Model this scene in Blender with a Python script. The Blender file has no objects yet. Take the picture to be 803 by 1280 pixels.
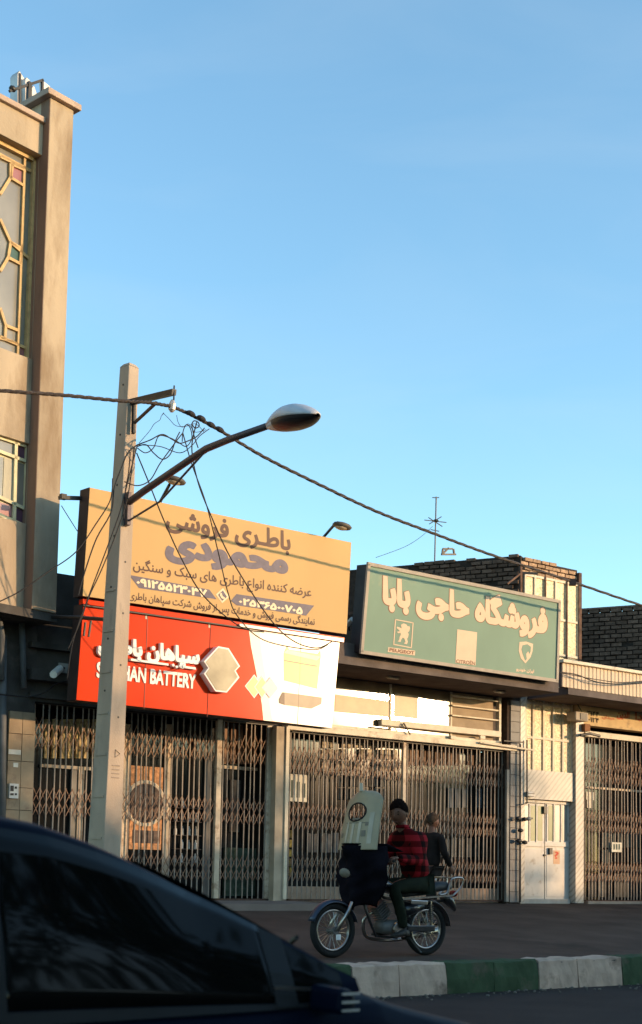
import bpy, math, random
import numpy as np
from mathutils import Vector, Matrix
from mathutils.geometry import delaunay_2d_cdt
random.seed(7)
V = Vector
sc = bpy.context.scene
COL = sc.collection

# ------------------------------------------------------------------ camera
FPX, PY, ROLL = 1700.0, 948.0, 0.018
PITCH = math.atan((1092.8 - PY) / FPX)
CAM = V((0, 0, 1.3))
_F = V((0, math.cos(PITCH), math.sin(PITCH))); _U = V((0, -math.sin(PITCH), math.cos(PITCH))); _R = V((1, 0, 0))
RC = _R * math.cos(ROLL) + _U * math.sin(ROLL)
UC = _U * math.cos(ROLL) - _R * math.sin(ROLL)
cam = bpy.data.cameras.new('camera')
cam.sensor_fit = 'VERTICAL'; cam.sensor_height = 24.0
cam.lens = FPX / 1280 * 24.0
cam.shift_y = (PY - 640) / 1280
cam.clip_start = 0.1; cam.clip_end = 3000
camo = bpy.data.objects.new('camera', cam); COL.objects.link(camo)
m = Matrix((RC, UC, -_F)).transposed().to_4x4(); m.translation = CAM
camo.matrix_world = m
sc.camera = camo
cam.dof.use_dof = True; cam.dof.focus_distance = 20.0; cam.dof.aperture_fstop = 1.8

# ------------------------------------------------------------------ light
SUN_EL = math.radians(7.4)
SUN_H = V((0.972, -0.235, 0)).normalized()          # horizontal direction towards the sun
SUN_DIR = SUN_H * math.cos(SUN_EL) + V((0, 0, math.sin(SUN_EL)))
world = bpy.data.worlds.new('World'); sc.world = world; world.use_nodes = True
wn = world.node_tree.nodes; wl = world.node_tree.links
bg = wn['Background']
sky = wn.new('ShaderNodeTexSky'); sky.sky_type = 'NISHITA'; sky.sun_disc = False
sky.sun_elevation = SUN_EL
sky.sun_rotation = math.atan2(SUN_H.x, SUN_H.y)
sky.altitude = 900; sky.air_density = 1.0; sky.dust_density = 0.8; sky.ozone_density = 2.0
SKY_STRENGTH = 0.15
bg.inputs['Strength'].default_value = SKY_STRENGTH
tint = wn.new('ShaderNodeMixRGB'); tint.blend_type = 'MULTIPLY'; tint.inputs['Fac'].default_value = 1; tint.inputs['Color2'].default_value = (1.30, 1.46, 1.36, 1)
wl.new(sky.outputs[0], tint.inputs['Color1'])
ctc = wn.new('ShaderNodeTexCoord'); cmp_ = wn.new('ShaderNodeMapping'); cmp_.inputs['Rotation'].default_value = (0, math.radians(12), 0); cmp_.inputs['Scale'].default_value = (2.2, 2.2, 9.0)
cno = wn.new('ShaderNodeTexNoise'); cno.inputs['Scale'].default_value = 1.6; cno.inputs['Detail'].default_value = 7; cno.inputs['Distortion'].default_value = .8
crp = wn.new('ShaderNodeValToRGB'); crp.color_ramp.elements[0].position = .42; crp.color_ramp.elements[0].color = (0, 0, 0, 1); crp.color_ramp.elements[1].position = .78; crp.color_ramp.elements[1].color = (.10, .10, .10, 1)
cmx = wn.new('ShaderNodeMixRGB'); cmx.inputs['Color2'].default_value = (2.3, 2.55, 2.7, 1)      # thin high cirrus
wl.new(ctc.outputs['Generated'], cmp_.inputs['Vector']); wl.new(cmp_.outputs[0], cno.inputs['Vector']); wl.new(cno.outputs['Fac'], crp.inputs['Fac'])
wl.new(crp.outputs[0], cmx.inputs['Fac']); wl.new(tint.outputs[0], cmx.inputs['Color1']); wl.new(cmx.outputs[0], bg.inputs['Color'])
sun = bpy.data.lights.new('sun', 'SUN'); sun.energy = 2.1; sun.angle = math.radians(0.6); sun.color = (1.0, 0.66, 0.36)
suno = bpy.data.objects.new('sun', sun); COL.objects.link(suno)
suno.rotation_euler = (-SUN_DIR).to_track_quat('-Z', 'Y').to_euler()
sc.view_settings.view_transform = 'Standard'
try: sc.view_settings.look = 'None'
except Exception: pass
sc.view_settings.exposure = 1.3; sc.view_settings.gamma = 1.0

# ------------------------------------------------------------------ frames
def ray(x, y): return _F * FPX + RC * (x - 401.5) - UC * (y - PY)
class Frame:
    """upright frame: t along a wall, n out of it, z up (absolute)"""
    def __init__(s, t, o):
        s.t = V((t.x, t.y, 0)).normalized(); s.n = V((s.t.y, -s.t.x, 0)); s.o = V((o.x, o.y, 0))
        if s.n.dot(s.o - CAM) > 0: s.n = -s.n
    def __call__(s, u, v, z): return s.o + s.t * u + s.n * v + V((0, 0, z))
    def at(s, x, y, v=0.0):
        d = ray(x, y); k = ((s.o - CAM).dot(s.n) + v) / d.dot(s.n); q = CAM + d * k
        return V(((q - s.o).dot(s.t), v, q.z))
    def P(s, x, y, v=0.0):
        a = s.at(x, y, v); return s(a.x, v, a.z)
d0 = ray(350, 1128)
FA = Frame(ray(2700, 1133), CAM + d0 * (21.7 / FPX))            # the row of shops
FB = Frame(ray(1850, 1117), FA.P(75, 620, 0.55))                # the flats on the left stand at an angle
def fu(x, y=1000, v=0.0): return FA.at(x, y, v).x
def fz(x, y, v=0.0): return FA.at(x, y, v).z
ZG = 0.85                                                       # ground at the shops
def ground_z(v): return .395 - .02 * (v - 6) if v > 6 else .395 + (ZG - .395) * (6 - v) / 6

# ------------------------------------------------------------------ mesh helpers
ORG = {}
class MB:
    def __init__(s): s.v = []; s.f = []; s.sm = False
    def add(s, vs, fs):
        b = len(s.v); s.v += [V(p) for p in vs]; s.f += [tuple(b + i for i in f) for f in fs]; return s
    def hexa(s, p):                                              # 8 points: bottom 4, top 4
        return s.add(p, [(0, 3, 2, 1), (4, 5, 6, 7), (0, 1, 5, 4), (1, 2, 6, 5), (2, 3, 7, 6), (3, 0, 4, 7)])
    def box(s, W, u0, u1, v0, v1, z0, z1):
        return s.hexa([W(u0, v0, z0), W(u1, v0, z0), W(u1, v1, z0), W(u0, v1, z0), W(u0, v0, z1), W(u1, v0, z1), W(u1, v1, z1), W(u0, v1, z1)])
    def prism(s, front, off):
        n = len(front); off = V(off)
        return s.add(list(front) + [V(p) + off for p in front], [tuple(range(n)), tuple(range(2 * n - 1, n - 1, -1))] + [(i, (i + 1) % n, n + (i + 1) % n, n + i)[::-1] for i in range(n)])
    def tube(s, pts, r, n=6, cap=True, sq=None):
        pts = [V(p) for p in pts]; b = len(s.v); k = len(pts)
        rs = r if isinstance(r, (list, tuple)) else [r] * k
        up = None
        for i, p in enumerate(pts):
            d = (pts[min(i + 1, k - 1)] - pts[max(i - 1, 0)]).normalized()
            if up is None: up = V((0, 0, 1)) if abs(d.z) < .95 else V((1, 0, 0))
            a = d.cross(up).normalized(); c = a.cross(d).normalized(); up = c
            for j in range(n):
                t = 2 * math.pi * j / n + math.pi / n
                s.v.append(p + (a * math.cos(t) + c * math.sin(t)) * rs[i])
        for i in range(k - 1):
            for j in range(n):
                q = (j + 1) % n
                s.f.append((b + i * n + j, b + i * n + q, b + (i + 1) * n + q, b + (i + 1) * n + j))
        if cap: s.f.append(tuple(b + j for j in range(n))[::-1]); s.f.append(tuple(b + (k - 1) * n + j for j in range(n)))
        return s
    def bar(s, a, b, w, h, up=V((0, 0, 1))):
        a = V(a); b = V(b); d = (b - a).normalized(); x = d.cross(up).normalized(); y = x.cross(d).normalized()
        p = []
        for c in (a, b):
            p += [c - x * w / 2 - y * h / 2, c + x * w / 2 - y * h / 2, c + x * w / 2 + y * h / 2, c - x * w / 2 + y * h / 2]
        return s.hexa(p)
    def torus(s, c, ax1, ax2, R, r, n=32, k=8, sq=1.0):
        b = len(s.v); ax3 = ax1.cross(ax2)
        for i in range(n):
            a = 2 * math.pi * i / n; d = ax1 * math.cos(a) + ax2 * math.sin(a)
            for j in range(k):
                t = 2 * math.pi * j / k
                s.v.append(c + d * (R + r * math.cos(t)) + ax3 * (r * math.sin(t) * sq))
        for i in range(n):
            for j in range(k):
                s.f.append((b + i * k + j, b + ((i + 1) % n) * k + j, b + ((i + 1) % n) * k + (j + 1) % k, b + i * k + (j + 1) % k))
        return s
    def ell(s, c, a, b_, c_, n=12, m=8):                         # ellipsoid with axis vectors
        b = len(s.v)
        for i in range(m + 1):
            th = math.pi * i / m
            for j in range(n):
                ph = 2 * math.pi * j / n
                s.v.append(c + a * (math.sin(th) * math.cos(ph)) + b_ * (math.sin(th) * math.sin(ph)) + c_ * math.cos(th))
        for i in range(m):
            for j in range(n):
                q = (j + 1) % n
                s.f.append((b + i * n + j, b + (i + 1) * n + j, b + (i + 1) * n + q, b + i * n + q))
        return s
    def grid(s, fn, na, nb, thick=None, skip=None):
        b = len(s.v)
        for i in range(na + 1):
            for j in range(nb + 1): s.v.append(V(fn(i / na, j / nb)))
        for i in range(na):
            for j in range(nb):
                if skip and skip((i + .5) / na, (j + .5) / nb): continue
                s.f.append((b + i * (nb + 1) + j, b + (i + 1) * (nb + 1) + j, b + (i + 1) * (nb + 1) + j + 1, b + i * (nb + 1) + j + 1))
        return s
    def build(s, name, mat, parent=None, label=None, smooth=False, bevel=0, solid=0, sub=0, kind=None, cat=None, group=None, top=None):
        o_ = V((0, 0, 0))
        if parent is not None: o_ = ORG[parent.name]
        elif top is not None: o_ = V(top)
        me = bpy.data.meshes.new(name)
        me.from_pydata([tuple(p - o_) for p in s.v], [], s.f); me.update()
        import bmesh
        bm = bmesh.new(); bm.from_mesh(me); bmesh.ops.recalc_face_normals(bm, faces=bm.faces); bm.to_mesh(me); bm.free()
        o = bpy.data.objects.new(name, me); COL.objects.link(o)
        if mat: me.materials.append(mat)
        if parent is not None: o.parent = parent
        else: o.location = o_
        ORG[o.name] = o_
        if smooth:
            for p in me.polygons: p.use_smooth = True
        if bevel:
            b = o.modifiers.new('bevel', 'BEVEL'); b.width = bevel; b.segments = 2; b.limit_method = 'ANGLE'
        if solid:
            b = o.modifiers.new('solid', 'SOLIDIFY'); b.thickness = solid; b.offset = 0
        if sub:
            b = o.modifiers.new('sub', 'SUBSURF'); b.levels = sub; b.render_levels = sub
        tag(o, label, cat, group, kind)
        return o
def tag(o, label=None, cat=None, group=None, kind=None):
    if label: o['label'] = label
    if cat: o['category'] = cat
    if group: o['group'] = group
    if kind: o['kind'] = kind
def thing(name, label, cat, loc, group=None):
    o = bpy.data.objects.new(name, None); COL.objects.link(o); o.location = loc; o.empty_display_size = .2
    ORG[o.name] = V(loc); tag(o, label, cat, group); return o
def piece(src, name, parent, pos):
    """a further object sharing src's mesh, at world position pos"""
    o = bpy.data.objects.new(name, src.data); COL.objects.link(o); o.parent = parent; o.location = V(pos) - ORG[parent.name]
    ORG[o.name] = ORG[parent.name]; return o
def bx(name, mat, parent, W, u0, u1, v0, v1, z0, z1, **k):
    return MB().box(W, min(u0, u1), max(u0, u1), min(v0, v1), max(v0, v1), min(z0, z1), max(z0, z1)).build(name, mat, parent, **k)

# ------------------------------------------------------------------ materials
def lin(c): return tuple(((x / 255) / 12.92 if x / 255 <= .04045 else ((x / 255 + .055) / 1.055) ** 2.4) for x in c)
MATS = {}
def mat(name, col, rough=.75, metal=0.0, var=.18, scale=5.0, bump=.15, bscale=60.0, dirt=None, dirt_amt=.5, dirt_scale=2.0, streak=1.0, spec=.5, rnd=.0, coat=0, trans=0, alpha=1):
    if name in MATS: return MATS[name]
    m = bpy.data.materials.new(name); m.use_nodes = True; nt = m.node_tree; N = nt.nodes; L = nt.links
    b = N['Principled BSDF']; b.inputs['Roughness'].default_value = rough; b.inputs['Metallic'].default_value = metal
    b.inputs['Specular IOR Level'].default_value = spec if (spec != .5 or rough < .35 or metal > .3) else (.12 if rough > .65 else .25); b.inputs['Coat Weight'].default_value = coat; b.inputs['Transmission Weight'].default_value = trans
    b.inputs['Alpha'].default_value = alpha
    tc = N.new('ShaderNodeTexCoord'); oi = N.new('ShaderNodeObjectInfo')
    ad = N.new('ShaderNodeVectorMath'); ad.operation = 'MULTIPLY_ADD'
    cmb = N.new('ShaderNodeCombineXYZ')
    for i in range(3): L.new(oi.outputs['Random'], cmb.inputs[i])
    L.new(cmb.outputs[0], ad.inputs[0]); ad.inputs[1].default_value = (37, 19, 53) if rnd else (0, 0, 0); L.new(tc.outputs['Object'], ad.inputs[2])
    mp = N.new('ShaderNodeMapping'); mp.inputs['Scale'].default_value = (1, 1, streak); L.new(ad.outputs[0], mp.inputs['Vector'])
    n1 = N.new('ShaderNodeTexNoise'); n1.inputs['Scale'].default_value = scale; n1.inputs['Detail'].default_value = 6; L.new(mp.outputs[0], n1.inputs['Vector'])
    r1 = N.new('ShaderNodeValToRGB'); r1.color_ramp.elements[0].position = .3; r1.color_ramp.elements[1].position = .7
    r1.color_ramp.elements[0].color = (*[c * (1 - var) for c in col], 1); r1.color_ramp.elements[1].color = (*[min(1, c * (1 + var)) for c in col], 1)
    L.new(n1.outputs['Fac'], r1.inputs['Fac'])
    out = r1.outputs['Color']
    if rnd:
        h = N.new('ShaderNodeMixRGB'); h.blend_type = 'MULTIPLY'; h.inputs['Fac'].default_value = 1
        mr = N.new('ShaderNodeMapRange'); mr.inputs['To Min'].default_value = 1 - rnd; mr.inputs['To Max'].default_value = 1 + rnd * .6
        L.new(oi.outputs['Random'], mr.inputs['Value']); L.new(out, h.inputs['Color1']); L.new(mr.outputs[0], h.inputs['Color2']); out = h.outputs[0]
    if dirt:
        n2 = N.new('ShaderNodeTexNoise'); n2.inputs['Scale'].default_value = dirt_scale; n2.inputs['Detail'].default_value = 9; n2.inputs['Roughness'].default_value = .65
        L.new(mp.outputs[0], n2.inputs['Vector'])
        r2 = N.new('ShaderNodeValToRGB'); r2.color_ramp.elements[0].position = .62 - dirt_amt * .2; r2.color_ramp.elements[1].position = .74 - dirt_amt * .12
        r2.color_ramp.elements[0].color = (0, 0, 0, 1); r2.color_ramp.elements[1].color = (.85, .85, .85, 1)
        L.new(n2.outputs['Fac'], r2.inputs['Fac'])
        mx = N.new('ShaderNodeMixRGB'); L.new(r2.outputs['Color'], mx.inputs['Fac']); L.new(out, mx.inputs['Color1']); mx.inputs['Color2'].default_value = (*dirt, 1); out = mx.outputs[0]
    L.new(out, b.inputs['Base Color'])
    if bump:
        n3 = N.new('ShaderNodeTexNoise'); n3.inputs['Scale'].default_value = bscale; n3.inputs['Detail'].default_value = 5; L.new(ad.outputs[0], n3.inputs['Vector'])
        bp = N.new('ShaderNodeBump'); bp.inputs['Strength'].default_value = bump; bp.inputs['Distance'].default_value = .01
        L.new(n3.outputs['Fac'], bp.inputs['Height']); L.new(bp.outputs[0], b.inputs['Normal'])
    MATS[name] = m; return m

PLASTER = mat('plaster', (.385, .305, .22), .9, var=.2, scale=1.3, bump=.35, bscale=25, dirt=(.22, .155, .10), dirt_amt=.62, dirt_scale=1.7, streak=.3)
PLASTER_CAP = mat('coping_render', (.40, .30, .24), .9, var=.15, scale=3, bump=.3, bscale=30)
SOOT = mat('sooty_concrete', (.075, .068, .062), .9, var=.35, scale=2.5, bump=.4, bscale=20, dirt=(.16, .14, .12), dirt_amt=.3)
CONC = mat('pole_concrete', (.39, .31, .24), .88, var=.14, scale=4, bump=.35, bscale=45, dirt=(.22, .19, .16), dirt_amt=.25, dirt_scale=3, streak=.3)
STONE = mat('beige_stone_cladding', (.36, .27, .18), .8, var=.2, scale=3, bump=.2, dirt=(.2, .14, .1), dirt_amt=.4, rnd=.12)
CREAM = mat('cream_paint', (.62, .53, .40), .55, var=.12, scale=6, bump=.15, dirt=(.33, .24, .16), dirt_amt=.3, dirt_scale=4)
OCHREF = mat('ochre_window_frame', (.50, .33, .15), .5, var=.15, scale=8, dirt=(.3, .18, .08), dirt_amt=.35, dirt_scale=9)
CREAMF = mat('pale_window_frame', (.55, .50, .32), .5, var=.1, scale=8)
GLASSG = mat('grey_window_glass', (.20, .185, .155), .16, var=.25, scale=1.2, bump=0, spec=.8)
GLASSP = mat('pink_window_glass', (.30, .13, .13), .2, var=.2, scale=2, bump=0)
GLASST = mat('green_window_glass', (.05, .10, .08), .2, var=.2, scale=2, bump=0)
GLASSV = mat('violet_window_glass', (.10, .05, .08), .15, var=.2, scale=2, bump=0)
CURTAIN = mat('pale_curtain', (.40, .37, .29), .8, var=.15, scale=6, streak=.1)
BLACKM = mat('dark_metal', (.03, .028, .027), .5, metal=.4, var=.3, scale=9, bump=.1)
RUSTM = mat('rusty_angle_iron', (.10, .06, .045), .7, metal=.3, var=.4, scale=9)
SILVER = mat('galvanised_metal', (.50, .47, .44), .45, metal=.4, var=.15, scale=5)
YEL = mat('yellow_sign_sheet', (.57, .355, .15), .65, var=.05, scale=1.1, bump=.10, bscale=1.6, dirt=(.50, .30, .13), dirt_amt=.25, dirt_scale=1.2, streak=.25)
RED = mat('red_sign_sheet', (.66, .042, .006), .22, var=.06, scale=1.0, bump=.06, bscale=2, spec=.05)
WHITEP = mat('white_sign_sheet', (.70, .62, .52), .24, var=.03, scale=2, bump=.02, bscale=3, spec=.3)
GREYP = mat('grey_swoosh_print', (.42, .37, .31), .32, var=.05, bump=0)
SIGNSIDE = mat('sign_side_tin', (.045, .033, .032), .6, var=.25, scale=4)
INKB = mat('brown_ink', (.075, .026, .018), .5, var=.06, bump=0)
INKG = mat('slate_ink', (.105, .090, .135), .5, var=.18, scale=14, bump=0)
PHONEY = mat('pale_yellow_print', (.74, .60, .40), .5, var=.05, bump=0)
WHITEL = mat('white_letter', (.80, .76, .70), .4, var=.04, bump=0)
TEAL = mat('faded_green_sign_sheet', (.175, .265, .20), .62, var=.10, scale=1.1, bump=.04, bscale=3, dirt=(.34, .34, .22), dirt_amt=.22, dirt_scale=1.0, streak=.6)
PEACH = mat('peach_print', (.66, .47, .33), .62, var=.05, bump=0)
FRAMEW = mat('sign_frame_aluminium', (.36, .30, .24), .6, metal=0, var=.12, scale=7)
BRICKD = mat('dark_brick', (.155, .098, .070), .92, var=.3, scale=14, bump=.5, bscale=50, rnd=.35)  # darker brick for the tower side wall and the rear building
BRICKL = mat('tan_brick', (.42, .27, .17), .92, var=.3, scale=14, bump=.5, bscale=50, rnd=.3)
MORTAR = mat('dark_mortar', (.05, .037, .03), .95, var=.3, scale=10, bump=.4)
BARM = mat('gate_bar_metal', (.30, .25, .205), .6, metal=0, var=.2, scale=7, dirt=(.14, .07, .04), dirt_amt=.35, dirt_scale=7, rnd=.22)
LATM = mat('gate_lattice_metal', (.25, .15, .10), .7, metal=0, var=.3, scale=9, dirt=(.13, .06, .035), dirt_amt=.45, dirt_scale=6)
POSTM = mat('gate_post_cream', (.55, .44, .32), .55, var=.2, scale=5, dirt=(.20, .10, .05), dirt_amt=.5, dirt_scale=6)
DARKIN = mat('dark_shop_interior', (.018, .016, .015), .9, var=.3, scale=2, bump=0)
SHOPGL = mat('shop_window_glass', (.012, .012, .012), .08, var=.2, scale=2, bump=.02, bscale=2, spec=.5)
FROST = mat('frosted_glass', (.68, .52, .31), .36, var=.45, scale=26, bump=.5, bscale=70, spec=.5)
TRANSOM = mat('sunlit_transom_glass', (.22, .15, .09), .072, var=.4, scale=1.6, bump=0, spec=.6)
TILEG = mat('grey_tile', (.165, .155, .15), .5, var=.2, scale=5, bump=.1, rnd=.15)
WHDOOR = mat('white_door_paint', (.56, .51, .45), .5, var=.12, scale=3, bump=.1, dirt=(.30, .22, .15), dirt_amt=.32, dirt_scale=5)
OLIVE = mat('olive_glass', (.17, .19, .09), .35, var=.15, bump=0)
ROADM = mat('service_road_asphalt', (.094, .062, .048), .9, var=.25, scale=1.2, bump=.6, bscale=90, dirt=(.05, .036, .029), dirt_amt=.45, dirt_scale=.8)
ROADN = mat('near_road_asphalt', (.040, .029, .026), .8, var=.2, scale=1.5, bump=.5, bscale=110)
PAVE = mat('pavement_concrete', (.21, .165, .14), .9, var=.18, scale=2, bump=.3)
KWHITE = mat('kerb_white_paint', (.52, .37, .285), .9, var=.2, scale=5, bump=.5, bscale=24, dirt=(.17, .12, .09), dirt_amt=.55, dirt_scale=3)
KGREEN = mat('kerb_green_paint', (.050, .078, .042), .85, var=.25, scale=5, bump=.5, bscale=24, dirt=(.12, .10, .075), dirt_amt=.4, dirt_scale=3)
CONCD = mat('canopy_concrete', (.13, .105, .095), .9, var=.25, scale=3, bump=.4, bscale=30)
CORR = mat('corrugated_cream_sheet', (.62, .47, .33), .6, var=.12, scale=3, dirt=(.30, .19, .12), dirt_amt=.35, dirt_scale=3, streak=.3)
FASCIA = mat('painted_ochre_fascia', (.56, .40, .21), .7, var=.15, scale=4, dirt=(.34, .24, .14), dirt_amt=.4, dirt_scale=4)
REDINK = mat('faded_red_ink', (.50, .13, .06), .7, var=.2, scale=20, bump=0)
BLACKINK = mat('black_ink', (.04, .03, .025), .7, var=.2, bump=0)
BRASS = mat('steel_logo_face', (.42, .355, .235), .45, metal=0, var=.3, scale=2.5, bump=0)
PYEL = mat('print_yellow', (.80, .62, .20), .35, var=.05, bump=0)
PPUR = mat('print_lilac', (.62, .42, .52), .35, var=.05, bump=0)
PBROWN = mat('print_brown', (.33, .25, .17), .4, var=.1, bump=0)
PDARK = mat('print_dark_brown', (.12, .07, .05), .4, var=.1, bump=0)
WIREM = mat('black_cable', (.022, .018, .018), .6, var=.2, bump=0)
WIREM2 = mat('twisted_cable', (.05, .038, .034), .6, var=.4, scale=30, bump=.6, bscale=40)
ARMM = mat('lamp_arm_steel', (.085, .065, .072), .5, metal=.4, var=.15)
LAMPB = mat('lamp_housing', (.50, .50, .53), .4, var=.08, metal=.1)
LAMPG = mat('lamp_lens', (.03, .027, .03), .4, var=.2, bump=0)
def marble():
    m = mat('veined_marble', (.42, .37, .32), .35, var=.1, scale=3)
    nt = m.node_tree; N = nt.nodes; L = nt.links; b = N['Principled BSDF']
    src = b.inputs['Base Color'].links[0].from_socket
    tc = N.new('ShaderNodeTexCoord'); mp = N.new('ShaderNodeMapping')
    mp.vector_type = 'POINT'; mp.inputs['Rotation'].default_value = (0, math.radians(-40), 0)
    wv = N.new('ShaderNodeTexWave'); wv.inputs['Scale'].default_value = 4.2; wv.inputs['Distortion'].default_value = 2.2; wv.inputs['Detail'].default_value = 3; wv.inputs['Detail Scale'].default_value = 1.5
    L.new(tc.outputs['Object'], mp.inputs['Vector']); L.new(mp.outputs[0], wv.inputs['Vector'])
    rp = N.new('ShaderNodeValToRGB'); rp.color_ramp.elements[0].position = .0; rp.color_ramp.elements[1].position = .45
    rp.color_ramp.elements[0].color = (.30, .27, .25, 1); rp.color_ramp.elements[1].color = (1, 1, 1, 1)
    L.new(wv.outputs['Fac'], rp.inputs['Fac'])
    mx = N.new('ShaderNodeMixRGB'); mx.blend_type = 'MULTIPLY'; mx.inputs['Fac'].default_value = .5
    L.new(src, mx.inputs['Color1']); L.new(rp.outputs[0], mx.inputs['Color2']); L.new(mx.outputs[0], b.inputs['Base Color'])
    return m
MARBLE = marble()

# ------------------------------------------------------------------ lettering
AR = {}
for ch, iso, n in [('ا', 0xFE8D, 2), ('ب', 0xFE8F, 4), ('پ', 0xFB56, 4), ('ت', 0xFE95, 4), ('ج', 0xFE9D, 4), ('ح', 0xFEA1, 4), ('خ', 0xFEA5, 4), ('د', 0xFEA9, 2), ('ر', 0xFEAD, 2), ('ز', 0xFEAF, 2), ('س', 0xFEB1, 4), ('ش', 0xFEB5, 4), ('ض', 0xFEBD, 4), ('ط', 0xFEC1, 4), ('ع', 0xFEC9, 4), ('ف', 0xFED1, 4), ('ک', 0xFB8E, 4), ('گ', 0xFB92, 4), ('م', 0xFEE1, 4), ('ن', 0xFEE5, 4), ('و', 0xFEED, 2), ('ه', 0xFEE9, 4), ('ی', 0xFBFC, 4), ('ل', 0xFEDD, 4)]:
    AR[ch] = (iso, n)
def shape_text(s):
    if not any(c in AR for c in s): return s
    out = []
    dual = lambda x: x == 'ـ' or (x in AR and AR[x][1] == 4)
    for i, c in enumerate(s):
        if c not in AR: out.append(c); continue
        iso, n = AR[c]
        pj = i > 0 and dual(s[i - 1]); nj = n == 4 and i + 1 < len(s) and (s[i + 1] in AR or s[i + 1] == 'ـ')
        k = (3 if nj else 1) if pj else (2 if nj else 0)
        if c == 'ه' and k == 1: out.append('ـ' if False else chr(iso + 1)); continue
        out.append(chr(iso + k))
    return ''.join(reversed(out))
def text_geo(s, bold=0.0, spacing=1.0):
    """outline of a line of text as a triangulated union, scaled into the unit square"""
    cu = bpy.data.curves.new('text', 'FONT'); cu.body = shape_text(s); cu.size = 1.0; cu.space_character = spacing
    ob = bpy.data.objects.new('text', cu); COL.objects.link(ob)
    bpy.context.view_layer.update()
    c2 = ob.to_curve(bpy.context.evaluated_depsgraph_get())
    cons = []
    for sp in c2.splines:
        bp = sp.bezier_points; n = len(bp); pts = []
        if n < 2: continue
        for i in range(n):
            a = bp[i]; b = bp[(i + 1) % n]
            p0, p1, p2, p3 = a.co.xy, a.handle_right.xy, b.handle_left.xy, b.co.xy
            straight = abs((p1 - p0).cross(p3 - p0)) < 1e-5 and abs((p2 - p0).cross(p3 - p0)) < 1e-5
            k = 1 if straight else 4
            for j in range(k):
                t = j / k; pts.append((1 - t) ** 3 * p0 + 3 * (1 - t) ** 2 * t * p1 + 3 * (1 - t) * t * t * p2 + t ** 3 * p3)
        q = [pts[0]]
        for p in pts[1:]:
            if (p - q[-1]).length > 2e-3: q.append(p)
        if (q[0] - q[-1]).length < 2e-3: q.pop()
        if len(q) > 2: cons.append(q)
    ob.to_curve_clear(); bpy.data.objects.remove(ob); bpy.data.curves.remove(cu)
    ar = lambda q: sum(q[i].x * q[(i + 1) % len(q)].y - q[(i + 1) % len(q)].x * q[i].y for i in range(len(q))) / 2
    areas = [ar(q) for q in cons]; big = max(areas, key=abs); sg = 1 if big > 0 else -1
    if bold:
        new = []
        for q in cons:
            r = []
            for i in range(len(q)):
                a = (q[i] - q[i - 1]); b = (q[(i + 1) % len(q)] - q[i])
                na = V((a.y, -a.x)).normalized(); nb = V((b.y, -b.x)).normalized(); nn = na + nb
                if nn.length < .3: nn = na
                nn = nn.normalized()
                r.append(q[i] + nn * bold * sg)
            new.append(r)
        cons = new
    vs = []; es = []
    for q in cons:
        b = len(vs); vs += [V((p.x, p.y)) for p in q]; es += [(b + i, b + (i + 1) % len(q)) for i in range(len(q))]
    E0 = np.array([[vs[a].x, vs[a].y, vs[b].x, vs[b].y] for a, b in es])
    rv, re_, rf = delaunay_2d_cdt(vs, es, [], 0, 1e-5)[:3]
    P = np.array([[p.x, p.y] for p in rv])
    T = np.array([f for f in rf if len(f) == 3])
    Cn = P[T].mean(axis=1)
    wind = np.zeros(len(T))
    for i in range(0, len(T), 2000):
        c = Cn[i:i + 2000]; x = c[:, 0:1]; y = c[:, 1:2]
        x0, y0, x1, y1 = E0.T
        up = (y0 <= y) & (y1 > y); dn = (y0 > y) & (y1 <= y)
        cr = (x1 - x0) * (y - y0) - (x - x0) * (y1 - y0)
        wind[i:i + 2000] = (up & (cr > 0)).sum(1) - (dn & (cr < 0)).sum(1)
    T = T[wind != 0]
    used = np.unique(T); lo = P[used].min(0); hi = P[used].max(0)
    return (P - lo) / (hi - lo), T, (hi - lo)
def put_text(name, s, quad, nrm, depth, mat_, parent, bold=0.0, lift=.003, spacing=1.0, label=None, mirror=False):
    """quad = world TL, TR, BR, BL of the line of text; nrm = direction out of the sign"""
    P, T, _ = text_geo(s, bold, spacing)
    TL, TR, BR, BL = quad
    def pt(a, b, d): return (BL * (1 - a) + BR * a) * (1 - b) + (TL * (1 - a) + TR * a) * b + nrm * d
    mb = MB(); n = len(P)
    remap = {}; vs = []
    for t in T:
        for i in t:
            if int(i) not in remap: remap[int(i)] = len(vs); vs.append(P[int(i)])
    n = len(vs); fr = [pt(p[0], p[1], lift + depth) for p in vs]
    tris = [tuple(remap[int(i)] for i in t) for t in T]
    if depth > .004:
        bk = [pt(p[0], p[1], 0.0) for p in vs]; cnt = {}
        for t in tris:
            for e in ((t[0], t[1]), (t[1], t[2]), (t[2], t[0])): cnt[e] = 1
        side = [(a, b, b + n, a + n) for (a, b) in cnt if (b, a) not in cnt]
        mb.add(fr + bk, tris + side)
    else: mb.add(fr, tris)
    return mb.build(name, mat_, parent, label=label)

class Sheet:
    """a sign plane: through pixel row y_top at v_top and y_bot at v_bot on frame FA; pixels map onto it"""
    def __init__(s, TL, TR, BR, BL, vt, vb):
        s.c = [FA.P(*TL, vt), FA.P(*TR, vt), FA.P(*BR, vb), FA.P(*BL, vb)]
        s.n = (s.c[1] - s.c[0]).cross(s.c[3] - s.c[0]).normalized()
        if s.n.dot(CAM - s.c[0]) < 0: s.n = -s.n
    def p(s, x, y, lift=0.0):
        d = ray(x, y); k = (s.c[0] + s.n * lift - CAM).dot(s.n) / d.dot(s.n); return CAM + d * k
    def q(s, *pts): return [s.p(*a) for a in pts]
    def poly(s, pts, mb=None, lift=.003, thick=.0015):
        mb = mb or MB(); return mb.prism([s.p(x, y, lift) for x, y in pts], -s.n * thick)

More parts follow.
